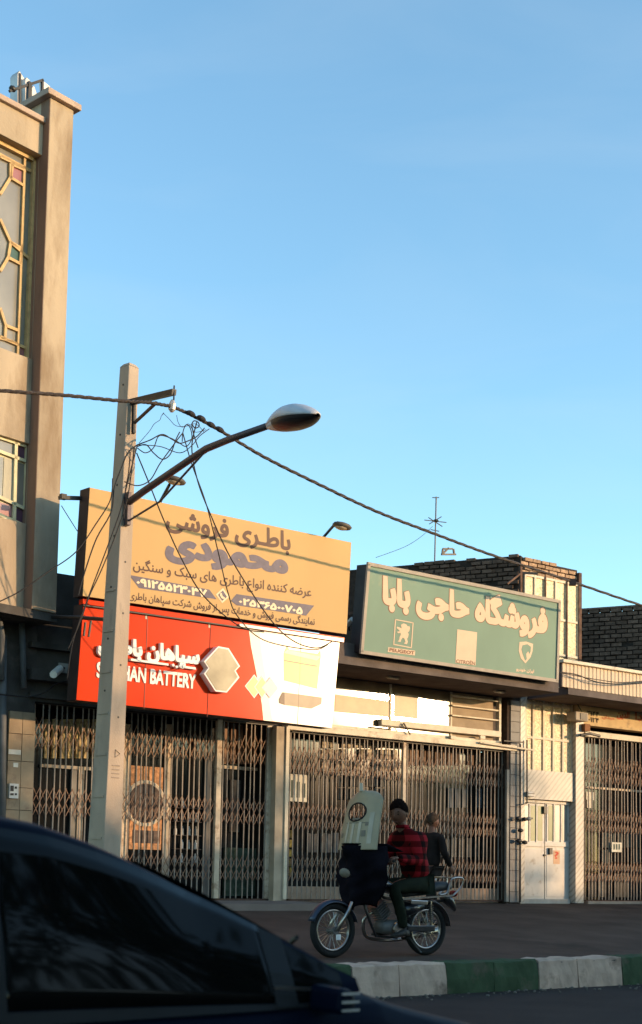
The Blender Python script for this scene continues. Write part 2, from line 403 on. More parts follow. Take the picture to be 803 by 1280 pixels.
# ================================================================== SETTING
FL = lambda u, v, z: FA(u, v, z)
gm = MB(); gm.add([V((-600, -600, -.25)), V((600, -600, -.25)), V((600, 900, -.25)), V((-600, 900, -.25))], [(0, 1, 2, 3)])
gm.build('ground', mat('far_ground', (.12, .10, .085), .95), kind='structure')
def strip(name, m_, us, vz, **k):
    """sheet following (v,z) pairs, along u"""
    mb = MB(); n = len(vz)
    for u in us: mb.v += [FA(u, v, z) for v, z in vz]
    for i in range(len(us) - 1):
        for j in range(n - 1): mb.f.append((i * n + j, (i + 1) * n + j, (i + 1) * n + j + 1, i * n + j + 1))
    return mb.build(name, m_, kind='structure', **k)
US = [-60, -30, -15, -8, 0, 8, 16, 32, 60]
strip('service_road', ROADM, US, [(-.15, ZG - .015), (1.2, ground_z(1.2) - .005), (4, ground_z(4)), (6, ground_z(6)), (7.24, ground_z(7.24)), (7.24, -.3)])
strip('near_road', ROADN, US, [(7.2, .12), (9, .10), (14, .02), (20, .0), (24, 0.0), (24, -.3)])
strip('far_pavement', PAVE, US, [(23.8, -.2), (23.8, .14), (27.9, .16), (27.9, -.2)])
# pavement in front of the battery shop
pu1 = fu(398, 1132, .6)
mb = MB(); mb.hexa([FA(-14, .02, .7), FA(pu1 - .2, .02, .7), FA(pu1 - .05, 1.25, .7), FA(-14, 1.25, .7), FA(-14, .02, ZG + .02), FA(pu1 - .2, .02, ZG + .02), FA(pu1 - .05, 1.25, ZG + .0), FA(-14, 1.25, ZG + .0)])
mb.build('pavement', PAVE, kind='structure')
# kerb of painted stones
kerb = thing('kerb', 'kerb of stones painted in white and green pairs along the service road', 'kerb', FA(-2, 7.37, .1)); del kerb['label']; del kerb['category']; kerb['kind'] = 'structure'
kx = [440, 499, 558, 617, 673, 722, 777]
ku = [FA.at(x, 1201, 7.5).x for x in kx]
st = sum(ku[i + 1] - ku[i] for i in range(6)) / 6
allu = [ku[0] - st * i for i in range(6, 0, -1)] + ku + [ku[-1] + st * i for i in range(1, 9)]
for i in range(len(allu) - 1):
    a, b = allu[i] + .008, allu[i + 1] - .008
    idx = i - 6
    white = (idx // 2) % 2 == 0
    rr = random.Random(i)
    mb = MB(); na = 8
    prof = [(7.22, .30), (7.22, .425), (7.235, .44), (7.47, .44), (7.495, .425), (7.515, .26), (7.525, .07)]
    for j in range(na + 1):
        u = a + (b - a) * j / na
        for (v, z) in prof:
            mb.v.append(FA(u + rr.uniform(-.003, .003), v + rr.uniform(-.009, .007), z + (rr.uniform(-.018, .004) if z > .3 else 0)))
    n = len(prof)
    for j in range(na):
        for k in range(n - 1): mb.f.append((j * n + k, j * n + k + 1, (j + 1) * n + k + 1, (j + 1) * n + k))
    mb.f.append(tuple(range(n))); mb.f.append(tuple(na * n + k for k in range(n))[::-1])
    mb.build('kerb_stone', KWHITE if white else KGREEN, kerb, smooth=False)
MB().box(FA, allu[0], allu[-1], 7.23, 7.49, .0, .40).build('kerb_bedding', mat('kerb_bedding', (.12, .105, .095), .9), kerb)
# litter and grit by the kerb
mb = MB()
for i in range(160):
    u = random.uniform(-6.5, 2.5); v = 7.56 + abs(random.gauss(0, .16)); r = random.uniform(.006, .022); c = FA(u, v, .125)
    mb.ell(c, V((r, 0, 0)), V((0, r * random.uniform(.6, 1.2), 0)), V((0, 0, r * .6)), 5, 3)
mb.build('roadside_grit', mat('grit', (.16, .14, .12), .9, rnd=0), kind='stuff', label='loose grit and small stones lying along the foot of the painted kerb', cat='grit')

# ================================================================== FLATS ON THE LEFT (frame FB)
def bz(x, y, v=0): return FB.at(x, y, v)
flats = thing('apartment_building', 'beige rendered apartment building with coloured glass windows at the left edge', 'building', FB(-1, -2, ZG))
pl, pr = bz(61, 400).x, bz(83, 400).x               # pillar left and right edges
pl = bz(51.5, 450).x; pr = bz(92.5, 138).x
zt = bz(80, 131).z; zb = bz(60, 765).z
PD = .20                                            # how far the pillar stands out of the panels
panel_v = -PD
bx('corner_pillar', PLASTER, flats, FB, pl, pr, -9, 0, zb, zt, bevel=.012)
bx('pillar_side_shade', mat('shade_brown_render', (.22, .135, .095), .9, var=.2, scale=2, streak=.3, dirt=(.12, .08, .06), dirt_amt=.4), flats, FB, pl - .006, pl - .001, -PD, -.004, zb, zt)  # thin slab whose brown paints in the shade on the pillar's left face
bx('pillar_cap', PLASTER_CAP, flats, FB, pl - .10, pr + .08, -1.0, .08, zt, zt + .09, bevel=.01)
zp1 = bz(56, 160, panel_v).z; zp0 = bz(50, 196, panel_v).z
bx('parapet_panel', PLASTER, flats, FB, -9, pl - .003, -9, panel_v + .06, zp0, zp1)
bx('parapet_coping', PLASTER_CAP, flats, FB, -9, pl - .004, -2, panel_v + .12, zp1, zp1 + .08, bevel=.01)
w1r = bz(42, 190, panel_v - .1).x; w1b = bz(36, 452, panel_v - .1).z; w1t = zp0
w2r = bz(34, 556, panel_v - .05).x; w2t = bz(33, 556, panel_v - .05).z; w2b = bz(31, 656, panel_v - .05).z
bx('spandrel_panel', PLASTER, flats, FB, -9, pl - .005, -9, panel_v + .02, w2t, w1b, bevel=.01)
bx('spandrel_panel', PLASTER, flats, FB, -9, pl - .005, -9, panel_v + .02, zb + .03, w2b, bevel=.01)
bx('wall_return', mat('shade_brown_render', (.27, .18, .14), .9, var=.2, scale=2, streak=.3, dirt=(.12, .08, .06), dirt_amt=.4), flats, FB, w1r + .05, pl - .006, -9, panel_v - .02, w1b, zp0)  # wall strip beside the windows, in the same painted-in shade brown
bx('wall_return', MATS['shade_brown_render'], flats, FB, w2r + .04, pl - .006, -9, panel_v - .02, w2b, w2t)
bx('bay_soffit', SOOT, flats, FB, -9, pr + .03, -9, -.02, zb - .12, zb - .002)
bx('window_recess_wall', DARKIN, flats, FB, -9, w1r + .06, -9, panel_v - .5, w2b, zp0)
# upper window: leaded panes; pixel outlines on the glass plane
gv = panel_v - .12
up = MB(); a0 = bz(-60, 400, gv).x
up.box(FB, -9, w1r + .04, gv - .05, gv - .02, w1b + .0, w1t)
upw = up.build('window', GLASSG, flats, label='large window of grey panes in an ochre geometric frame')
def gbars(par, segs, m_, w, v, name='glazing_bar'):
    for (x0, y0, x1, y1) in segs:
        a = FB.P(x0, y0, v); b = FB.P(x1, y1, v)
        MB().bar(a, b, .035, w, up=(b - a).cross(FB.n).normalized()).build(name, m_, par)
segs = [(31, 196, 22, 452), (42, 193, 37, 455), (-10, 188, 42, 216), (0, 196, 42, 216 + 0), (13, 205, 13, 222), (13, 222, 29, 232), (13, 222, 0, 243), (16, 202, 13, 224),
        (0, 274, 13, 303), (13, 303, 39, 326), (13, 303, 10, 322), (10, 322, 25, 330), (10, 322, 0, 339), (27, 306, 25, 330), (13, 303, 27, 311),
        (0, 385, 7, 407), (7, 407, 22, 413), (7, 407, 6, 424), (6, 424, -4, 422), (0, 421, 36, 437), (6, 424, 22, 431), (0, 443, 22, 452),
        (13, 205, 29, 212), (-6, 190, -12, 452), (0, 176, 42, 196)]
seen = set()
gbars(upw, segs, OCHREF, .042, gv)
for pts, m_ in [([(14.5, 208), (28, 215), (27.5, 230), (13.5, 223)], GLASSP), ([(12.5, 308), (25, 313), (24, 328), (11, 321)], GLASST), ([(25, 433), (36, 438), (36, 452), (24, 449)], GLASSP), ([(33, 200), (42, 203), (41, 214), (32, 211)], GLASSG)]:
    MB().prism([FB.P(x, y, gv - .018) for x, y in pts], FB.n * .006).build('pane', m_, upw)
bx('window_frame', OCHREF, upw, FB, w1r - .01, w1r + .05, gv - .05, gv + .05, w1b, w1t)
bx('window_frame', OCHREF, upw, FB, -9, w1r + .05, gv - .05, gv + .05, w1t - .06, w1t - .003)
# lower window
gv2 = panel_v - .06
lw = bx('window', CREAMF, flats, FB, -9, w2r + .03, gv2 - .08, gv2 - .03, w2b + .003, w2t - .003, label='pale green framed window with violet corner panes')
def lwp(x0, x1, y0, y1, m_, lift=-.028):
    ya = bz(x0, y0, gv2).z; yb = bz(x1, y1, gv2).z
    p = [FB.P(x0, y0 - (x1 - x0) * .0, gv2 + lift) for _ in range(1)]
    u0, u1 = bz(x0, y0, gv2 + lift).x, bz(x1, y0, gv2 + lift).x
    MB().box(FB, u0, u1, gv2 + lift, gv2 + lift + .008, bz(x1, y1, gv2).z, bz(x1, y0, gv2).z).build('pane', m_, lw)
lwp(-20, 17, 552, 570, GLASSG); lwp(22, 32, 558, 574, GLASSV); lwp(-20, 4, 571, 622, GLASSG); lwp(5, 17, 574, 628, CURTAIN); lwp(21, 31, 580, 632, GLASSG)
lwp(-20, 15, 631, 646, GLASSP); lwp(20, 30, 637, 653, GLASSV)
for (x0, y0, x1, y1, w) in [(-30, 537, 34, 558, .05), (-30, 553, 33, 577, .045), (-30, 608, 31, 636, .045), (-30, 630, 31, 658, .05), (34, 555, 31, 659, .05), (20, 551, 17.5, 654, .05)]:
    a = FB.P(x0, y0, gv2); b = FB.P(x1, y1, gv2); MB().bar(a, b, .035, w, up=(b - a).cross(FB.n).normalized()).build('glazing_bar', CREAMF, lw)
# ground floor wall of the flats, in line with the shops
zw1 = fz(30, 888, .02)
gw = bx('ground_floor_wall', SOOT, flats, FA, fu(-200, 900), fu(42, 950), -6, -.02, ZG - .2, fz(60, 772, 0))
tz = [ZG - .1, fz(30, 1013), fz(30, 985), fz(30, 952), fz(30, 918), fz(30, 890)]
tu = [fu(9, 950), fu(26, 950), fu(42, 950)]
for i in range(5):
    for j in range(2):
        bx('stone_slab', STONE, gw, FA, tu[j] + .004, tu[j + 1] - .004, -.02, .02 + random.uniform(0, .006), tz[i] + .004, tz[i + 1] - .004)
MB().tube([FA.P(4, 795, .12), FA.P(2.5, 1060, .12)], .055, 10).build('downpipe', mat('grey_pipe', (.10, .105, .11), .6), flats, smooth=True)
MB().tube([FA.P(27, 764, .12), FA.P(30, 860, .12)], .045, 10).build('downpipe', MATS['grey_pipe'], flats, smooth=True)
MB().tube([FA.P(-2, 770, .3), FA.P(2, 795, .3), FA.P(1, 850, .2)], .05, 8).build('downpipe', MATS['grey_pipe'], flats, smooth=True)
# intercom and notices
ic = thing('intercom_panel', 'small white intercom panel with dark camera window on beige stone wall', 'intercom', FA.P(17, 989, .03))
def fbox(name, m_, par, x0, x1, y0, y1, v0, v1, **k):
    """box whose front face spans the given pixels on plane v1 of the shop row"""
    xc = (x0 + x1) / 2
    return bx(name, m_, par, FA, FA.at(x0, (y0 + y1) / 2, v1).x, FA.at(x1, (y0 + y1) / 2, v1).x, v0, v1, FA.at(xc, y1, v1).z, FA.at(xc, y0, v1).z, **k)
fbox('housing', mat('white_plastic', (.62, .60, .56), .5), ic, 12, 23.5, 979.5, 998, .02, .06, bevel=.004)
fbox('camera_window', BLACKM, ic, 13.5, 17.5, 982, 989, .06, .066)
fbox('button', BLACKM, ic, 19, 21.5, 983, 986, .06, .068)
fbox('button', BLACKM, ic, 13.5, 17.5, 991.5, 994, .06, .068)
fbox('button', BLACKM, ic, 19, 21.5, 991.5, 994, .06, .068)
pn = thing('paper_notice', 'narrow white paper strip stuck on the beige stone wall above the intercom', 'notice', FA.P(18, 940, .03))
fbox('paper', mat('paper_white', (.62, .60, .54), .8), pn, 11, 26.5, 937, 943, .027, .03)
pn2 = thing('paper_notice', 'small square white sticker on beige stone between strip notice and intercom', 'notice', FA.P(20, 956, .03))
fbox('paper', MATS['paper_white'], pn2, 17, 23, 953.5, 959, .027, .03)
# silver ducts behind the roof edge
dk = thing('roof_ducts', 'cut silver metal ducts held by a dark angle iron frame above the roof edge', 'ducts', FB.P(30, 150, -1.2))
def duct(x0, x1, y0, y1, v, ytl):
    p = [FB.P(x0, y1, v), FB.P(x1, y1 + 3, v), FB.P(x1, y0 + ytl, v), FB.P((x0 * .7 + x1 * .3), y0, v), FB.P(x0, y0 + 4, v)]
    MB().prism(p, FB.n * -.18).build('duct', SILVER, dk, bevel=.01)
duct(22, 31, 88, 150, -1.0, 10); duct(31.5, 38, 96, 150, -.9, 4); duct(40, 49, 106, 150, -1.1, 18); duct(62, 71, 109, 135, -1.3, 6); duct(7, 14, 122, 150, -1.3, 12); duct(-4, 5, 118, 150, -1.3, 8)
MB().prism([FB.P(54, 101, -1.0), FB.P(63, 108, -1.0), FB.P(60, 113, -1.0), FB.P(55, 111, -1.0)], FB.n * -.1).build('duct', SILVER, dk)
for (x0, y0, x1, y1, w) in [(12, 114, 54, 100, .035), (15, 134, 62, 121, .035), (25, 92, 25, 140, .03), (37, 103, 35, 148, .06), (53, 100, 53, 122, .035), (24, 136, 37, 132, .07)]:
    a = FB.P(x0, y0, -.8); b = FB.P(x1, y1, -.8)
    MB().bar(a, b, w, w, up=(b - a).cross(FB.n).normalized()).build('angle_iron', BLACKM, dk)
MB().ell(FB.P(16, 111, -.8), FB.t * .06, V((0, 0, .045)), FB.n * .05, 8, 6).build('clamp', BLACKM, dk)

# ================================================================== BATTERY SHOP
u_l, u_r = fu(42, 950), fu(343, 1000)
zl1 = fz(340, 905)                                      # underside of the lintel
bs = thing('battery_shop_building', 'single storey battery shop with sooty upper wall behind the yellow and red signs', 'building', FA((u_l + u_r) / 2, -3, ZG))
ztop1 = fz(85, 722, -.2)
bx('upper_wall', SOOT, bs, FA, u_l + .003, u_r, -.30, -.02, zl1, ztop1)
bx('roof_slab', SOOT, bs, FA, u_l, u_r, -7, -.31, ztop1 - .35, ztop1 - .1)
bx('left_end_wall', SOOT, bs, FA, fu(-200, 900), u_l, -.6, -.12, fz(60, 770), ztop1 + .12)
for (x0, x1, y0, y1, vv) in [(40, 96, 805, 812, .10), (40, 96, 838, 852, .16), (38, 100, 868, 874, .05)]:
    bx('ledge', SOOT, bs, FA, FA.at(x0, y0, vv).x, FA.at(x1, y0, vv).x, -.02, vv, FA.at(70, y1, vv).z, FA.at(70, y0, vv).z)
bx('shop_floor', DARKIN, bs, FA, u_l, u_r, -5, -.25, ZG - .1, ZG + .02)
bx('rear_wall', DARKIN, bs, FA, u_l, u_r, -5.1, -5, ZG, ztop1 - .4)
bx('side_wall', DARKIN, bs, FA, u_l - .05, u_l, -5, -.03, ZG, zl1)
bx('side_wall', DARKIN, bs, FA, u_r - .04, u_r + .02, -5, -.25, ZG, zl1)
bx('shop_ceiling', DARKIN, bs, FA, u_l, u_r, -5, -.26, zl1 + .0, zl1 + .05)
# shopfront behind the gate
sf = bx('shopfront_glass', SHOPGL, bs, FA, u_l + .05, u_r - .06, -.52, -.50, ZG + .02, zl1 - .05, label='dark shop window behind the folding gate')
def sfx(x0, x1, y0, y1, m_, name='shopfront_post', v1=-.44, par=None, **k): return fbox(name, m_, par or bs, x0, x1, y0, y1, -.495, v1, **k)
sfx(153, 161, 905, 1130, POSTM); sfx(206, 212, 905, 1130, POSTM); sfx(96, 103, 962, 1130, POSTM); sfx(88, 94, 962, 1130, mat('grey_post', (.25, .23, .2), .6))
sfx(52, 118, 957, 961, POSTM, 'transom_bar')
sfx(276, 322, 958, 962, POSTM, 'transom_bar')
sfx(256, 262, 945, 1130, mat('dull_steel', (.13, .125, .12), .5), 'shopfront_post')
# posters and stock behind the glass line (stood in front of it)
ORNG = mat('poster_orange', (.45, .22, .10), .6, var=.5, scale=18, bump=0)
po = thing('poster', 'orange brown poster with a dark round emblem behind the bars left of the gate post', 'poster', FA.P(180, 1000, -.44))
sfx(162, 203, 958, 1062, ORNG, 'paper', -.46, po)
mb = MB(); c = FA.P(182, 1004, -.455); R_ = .33
mb.torus(c, FA.t, V((0, 0, 1)), R_, .03, 24, 5, .3); mb.build('ring', mat('poster_cream', (.6, .5, .38), .6, bump=0), po)
MB().prism([c + FA.t * (.3 * math.cos(a)) + V((0, 0, .3 * math.sin(a))) for a in [i * math.pi / 10 for i in range(20)]], FA.n * .004).build('disc', mat('poster_dark', (.09, .06, .05), .6, var=.6, scale=12, bump=0), po)
sfx(166, 200, 1038, 1054, MATS['poster_dark'], 'box_print', -.452, po)
bn = MB()
sh = thing('stock_shelf', 'shelf of small white bottles behind the bars right of the poster', 'shelf', FA.P(235, 1060, -.8))
for k in range(5):
    z = fz(235, 1010 + k * 17, -.46)
    bx('shelf_board', mat('shelf_board', (.10, .08, .07), .7), sh, FA, fu(216, 1040, -.46), fu(250, 1040, -.46), -.495, -.40, z - .012, z)
    for j in range(4):
        if random.random() < .2: continue
        u = fu(219 + j * 8.5, 1040, -.45)
        MB().tube([FA(u, -.44, z), FA(u, -.44, z + .09), FA(u, -.44, z + .11), FA(u, -.44, z + .14)], [.026, .026, .012, .012], 8).build('bottle', mat('bottle_white', (.42, .42, .40), .4, rnd=.5), sh)
# patterned top row
for k, x in enumerate(range(56, 118, 10)):
    sfx(x, x + 6, 899, 948, mat('yellow_sticker', (.50, .38, .18), .6, var=.5, scale=14, bump=0, rnd=.2), 'sticker', -.45)
for k in range(5): sfx(280 + k * 9, 286 + k * 9, 902, 955, mat('brown_slat', (.20, .11, .06), .6, rnd=.2), 'slat', -.45)
sfx(282, 322, 1060, 1120, mat('green_carton', (.05, .07, .05), .7, var=.5, scale=8), 'carton', -.42)
sfx(288, 300, 975, 1040, mat('grey_carton', (.06, .055, .05), .7, var=.5, scale=8), 'carton', -.44)

# folding gates ------------------------------------------------------
def gate(label, u0, u1, z0, z1, v, step, bands, posts, skipf=None):
    g = thing('folding_gate', label, 'gate', FA((u0 + u1) / 2, v, z0), 'folding scissor gates closed across the shop fronts')
    n = int(round((u1 - u0) / step)); st_ = (u1 - u0) / n; src = None
    for i in range(n + 1):
        u = u0 + st_ * i
        if src is None:
            mb = MB(); mb.box(lambda a, b, c: FA.t * a + FA.n * b + V((0, 0, c)), -.0085, .0085, -.007, .007, z0, z1)
            me = bpy.data.meshes.new('bar'); me.from_pydata([tuple(p) for p in mb.v], [], mb.f); me.materials.append(BARM)
            src = bpy.data.objects.new('bar', me)
        ofs = FA(u + random.uniform(-.006, .006), v + random.uniform(-.006, .006), 0)
        o = bpy.data.objects.new('bar', src.data); COL.objects.link(o); o.parent = g; o.location = ofs - ORG[g.name]
        o.rotation_euler = (random.uniform(-.005, .005), random.uniform(-.006, .006), random.uniform(-.2, .2))
    for (za, zb_) in bands:
        mb = MB()
        for i in range(n):
            ua, ub = u0 + st_ * i, u0 + st_ * (i + 1)
            um = (ua + ub) / 2
            for (p, q, r, s_) in ((ua, za, ub, zb_), (ub, za, ua, zb_)):
                dv = .012 if p < r else -.012
                mb.bar(FA(p, v + dv, q), FA(r, v + dv, s_), 0.005, .011, up=FA.n.cross((FA(r, v, s_) - FA(p, v, q)).normalized()))
        mb.build('lattice', LATM, g)
    for (ua, ub, dv) in posts:
        bx('gate_post', POSTM, g, FA, ua, ub, v - .02, v + .03 + dv, z0, z1 + .02)
    mb = MB(); mb.box(FA, u0, u1, v - .04, v + .04, z1, z1 + .05); mb.build('top_track', BLACKM, g)
    mb = MB(); mb.box(FA, u0, u1, v - .03, v + .03, z0 - .035, z0 - .005); mb.build('bottom_track', RUSTM, g)
    return g
bpy.data.objects  # noqa
def zf(x, ys, v=0): return [fz(x, y, v) for y in ys]
gz0 = ZG + .05
b1 = [(fz(283, b, -.1), fz(283, a, -.1)) for a, b in ((917, 935), (935, 953), (997, 1013), (1013, 1029), (1069, 1085), (1085, 1100))]
gate('battery shop folding gate half hidden by the concrete pole and the dark car', fu(43, 950, -.1), fu(338, 1000, -.1), gz0, zl1 - .02, -.1, .103, b1,
     [(fu(269, 1000, -.08), fu(275, 1000, -.08), .02), (fu(333, 1000, -.08), fu(338, 1000, -.08), .0), (fu(150, 1000, -.08), fu(153, 1000, -.08), .0)])
b2 = [(fz(360, b, -.1), fz(360, a, -.1)) for a, b in ((932, 948.5), (948.5, 966), (1003, 1019), (1019, 1036), (1068, 1084), (1084, 1101))]
g2u0, g2u1 = fu(362, 1000, -.1), fu(633, 1000, -.1)
gate('widest folding gate of dense lattice behind the motorcyclist', g2u0, g2u1, gz0, fz(360, 915, -.1), -.1, .096, b2,
     [(fu(503, 1000, -.08), fu(506.5, 1000, -.08), .01)])
b3 = [(fz(735, b, -.1), fz(735, a, -.1)) for a, b in ((946, 962), (962, 978), (1012, 1026), (1026, 1040), (1076, 1089), (1089, 1102))]
g3u0 = fu(732, 1000, -.1)
gate('folding gate at the right edge beside the marble post', g3u0, g3u0 + 4.6, gz0, fz(735, 921, -.1), -.1, .094, b3, [])

# ================================================================== PARTS SHOP
u2l, u2r = u_r + .001, fu(636, 1000)
ps = thing('car_parts_shop_building', 'parts shop with concrete canopy and brick stair tower under the green sign', 'building', FA(3.5, -3, ZG))
zl2 = fz(360, 912)
# shared pillar between the shops
fbox('pillar', mat('beige_render_pillar', (.42, .34, .25), .85, var=.2, scale=3, dirt=(.25, .2, .15), dirt_amt=.4), ps, 344, 357, 908, 1130, -.4, .06)
fbox('pillar_edge_trim', CREAM, ps, 356.5, 360.5, 908, 1124, -.1, .09)
# lintel / box above the gate
zA, zB = fz(360, 912, .05), fz(360, 905, .05)
bx('lintel', CREAM, ps, FA, fu(357, 950), u2r + .18, -.12, .05, zl2 - .0, zl2 + .10, bevel=.006)
bx('upper_wall', CONCD, ps, FA, u2l, u2r + .3, -.45, -.16, zl2 + .0, fz(440, 845, -.16) + .4)
# transom glazing
zs = fz(360, 905.5, .0); 
tr = thing('transom_window', 'long transom window dazzling with reflected sun above the widest gate', 'window', FA(2.4, 0, zl2 + .2))
tz0 = zl2 + .16; tz1 = fz(430, 846, -.02) - .02
ut0, ut1, ut2, ut3 = fu(410, 880), fu(491, 880), fu(567, 880), fu(620, 880)
bx('pane', TRANSOM, tr, FA, ut0, ut1 - .02, -.10, -.07, tz0, tz1)
bx('pane', TRANSOM, tr, FA, ut1 + .02, ut2 - .02, -.10, -.07, tz0, tz1)
bx('pane', mat('louvre_backing', (.33, .25, .17), .7, var=.15), tr, FA, ut2 + .02, ut3, -.10, -.07, tz0, tz1)
SHT = mat('dull_beige_sheet', (.40, .29, .18), .34, var=.2, scale=2, bump=0, spec=.15)
fbox('inner_sheet', SHT, tr, 419, 489, 872, 893, -.07, -.062); fbox('inner_sheet', SHT, tr, 493, 523, 868, 897, -.07, -.062)
for u in (ut1, ut2): bx('mullion', CREAM, tr, FA, u - .02, u + .02, -.10, -.05, tz0, tz1)
for k, yy in enumerate((870, 882, 894.5)):
    z = fz(567, yy, -.03); bx('louvre_bar', CREAM, tr, FA, ut2 - .02, ut3 + .1, -.06, .0, z - .012, z + .014)
bx('post', CREAM, tr, FA, ut3 + .08, ut3 + .13, -.07, .01, tz0 - .05, tz1 + .0)
bx('rail', CREAM, tr, FA, fu(475, 900), ut3 + .1, -.05, .05, fz(475, 906, .05), fz(475, 898, .05), bevel=.008)
bx('rail', CREAM, tr, FA, ut0, ut3 + .14, -.09, .01, zl2 + .105, zl2 + .155)
# little wiring on the transom
MB().tube([FA.P(473, 907, .07), FA.P(500, 910, .07), FA.P(505, 904, .09), FA.P(513, 918, .06)], .014, 6).build('conduit', BLACKM, tr)
for x in (567, 604): fbox('latch', CREAM, tr, x - 3, x + 3, 919.5, 923.5, .05, .09)
# canopy slab
zc0 = fz(430, 846, 0); zcf = zc0
bx('canopy_slab', CONCD, ps, FA, u2l + .1, fu(700, 860, 1.15), -.45, 1.12, zc0, zc0 + .34)
for x, y in ((492, 833.5), (625, 853)):
    fl = thing('ceiling_light', 'slim light fitting under the canopy, ' + ('left' if x < 500 else 'right') + ' of the two', 'light fitting', FA.P(x, y, .6))
    zz = zc0
    uu = FA.at(x, y, .6).x
    bx('housing', FRAMEW, fl, FA, uu - .12, uu + .12, .55, .63, zz - .035, zz - .001, bevel=.01); bx('diffuser', WHITEP, fl, FA, uu - .10, uu + .10, .56, .62, zz - .042, zz - .0352)
# interior
bx('shop_floor', DARKIN, ps, FA, u2l, u2r, -5, -.25, ZG - .1, ZG + .02)
bx('rear_wall', DARKIN, ps, FA, u2l, u2r, -5.1, -5, ZG, zl2 + .2)
bx('side_wall', DARKIN, ps, FA, u2r - .02, u2r + .03, -5, -.3, ZG, zl2)
bx('shop_ceiling', DARKIN, ps, FA, u2l, u2r, -5, -.46, zl2 + .02, zl2 + .08)
bx('shopfront_glass', SHOPGL, ps, FA, u2l + .16, u2r - .03, -.52, -.50, ZG + .02, zl2 - .02, label='dark shop window behind the widest gate')
bx('window_sill', mat('pinkish_stone', (.36, .26, .19), .8), ps, FA, u2l + .16, u2r - .03, -.50, -.2, ZG - .02, fz(362, 1108, -.2))
nt_ = thing('notice_board', 'white notice with three figures behind the bars of the widest gate', 'notice', FA.P(372, 985, -.4))
fbox('paper', mat('notice_white', (.58, .54, .44), .7), nt_, 361, 384, 968, 1002, -.45, -.42)
for x in (366, 373, 380): fbox('figure_print', mat('notice_ink', (.10, .12, .10), .7), nt_, x - 2, x + 2, 975 + (x - 366) * .3, 997, -.42, -.417)
FAB = mat('hanging_fabric', (.36, .30, .22), .8, var=.7, scale=16, bump=.2, rnd=.4)
FABD = mat('dark_goods', (.05, .052, .05), .6, var=.6, scale=9, bump=.2, rnd=.6)
FABB = mat('bluish_goods', (.045, .06, .075), .5, var=.5, scale=9, bump=.2, rnd=.5)
rr = random.Random(5)
def goods(name, lab, cat, x0, x1, y0, y1, nx, ny, m_, v=-.46, gap=.12):
    g = thing(name, lab, cat, FA.P((x0 + x1) / 2, y1, v))
    for i in range(nx):
        for j in range(ny):
            if rr.random() < gap: continue
            a = x0 + (x1 - x0) * i / nx; b = x0 + (x1 - x0) * (i + 1) / nx; c = y0 + (y1 - y0) * j / ny; d = y0 + (y1 - y0) * (j + 1) / ny
            fbox('packet', m_, g, a + .6 + rr.uniform(0, 1.2), b - .6 - rr.uniform(0, 1.2), c + .8 + rr.uniform(0, 1.5), d - .5, -.49, v + rr.uniform(-.01, .02))
    return g
goods('hanging_goods', 'cream patterned packets hung along the top of the widest gate', 'goods', 402, 498, 921, 964, 12, 3, FAB, gap=.2)
goods('hanging_goods', 'brown packets hung at the upper right behind the widest gate', 'goods', 508, 628, 935, 957, 14, 1, mat('brown_goods', (.20, .13, .09), .7, var=.5, scale=14, rnd=.4))
goods('boxed_goods', 'bluish boxes on shelf beside the motorcycle windscreen', 'goods', 375, 424, 1040, 1066, 6, 1, FABB)
goods('boxed_goods', 'dark boxes stacked low in the right half behind the widest gate', 'goods', 545, 628, 1046, 1072, 9, 1, FABD)
goods('boxed_goods', 'dark blue drums standing mid height right of the pedestrian', 'goods', 560, 630, 984, 1010, 8, 1, FABB)
goods('boxed_goods', 'dark packets with white specks above the motorcycle windscreen', 'goods', 422, 482, 968, 1000, 8, 2, FABD)
goods('boxed_goods', 'yellow and orange labels low behind the left bars of the widest gate', 'goods', 361, 367, 1036, 1095, 1, 5, mat('label_yellow', (.35, .24, .05), .6, var=.5, scale=20, rnd=.6))
for (x, y) in ((381, 1102), (396, 1102), (554, 1002), (489, 960)):
    pass
# tiled pillar between gate and door
tp = bx('tiled_pillar', MORTAR, ps, FA, fu(633.5, 1000), fu(649, 1000), -.5, .0, ZG - .1, fz(640, 868))
ys = [1128 - 13.3 * k for k in range(20)]
for k in range(19):
    z0_, z1_ = fz(640, ys[k]), fz(640, ys[k + 1])
    bx('tile', TILEG, tp, FA, fu(637, 1000) + .005, fu(648.6, 1000), 0, .02 + random.uniform(0, .004), z0_ + .005, z1_ - .004)
fbox('gate_jamb', mat('grey_jamb', (.23, .22, .2), .6), ps, 633.6, 636.6, 962, 1127, .0, .05)
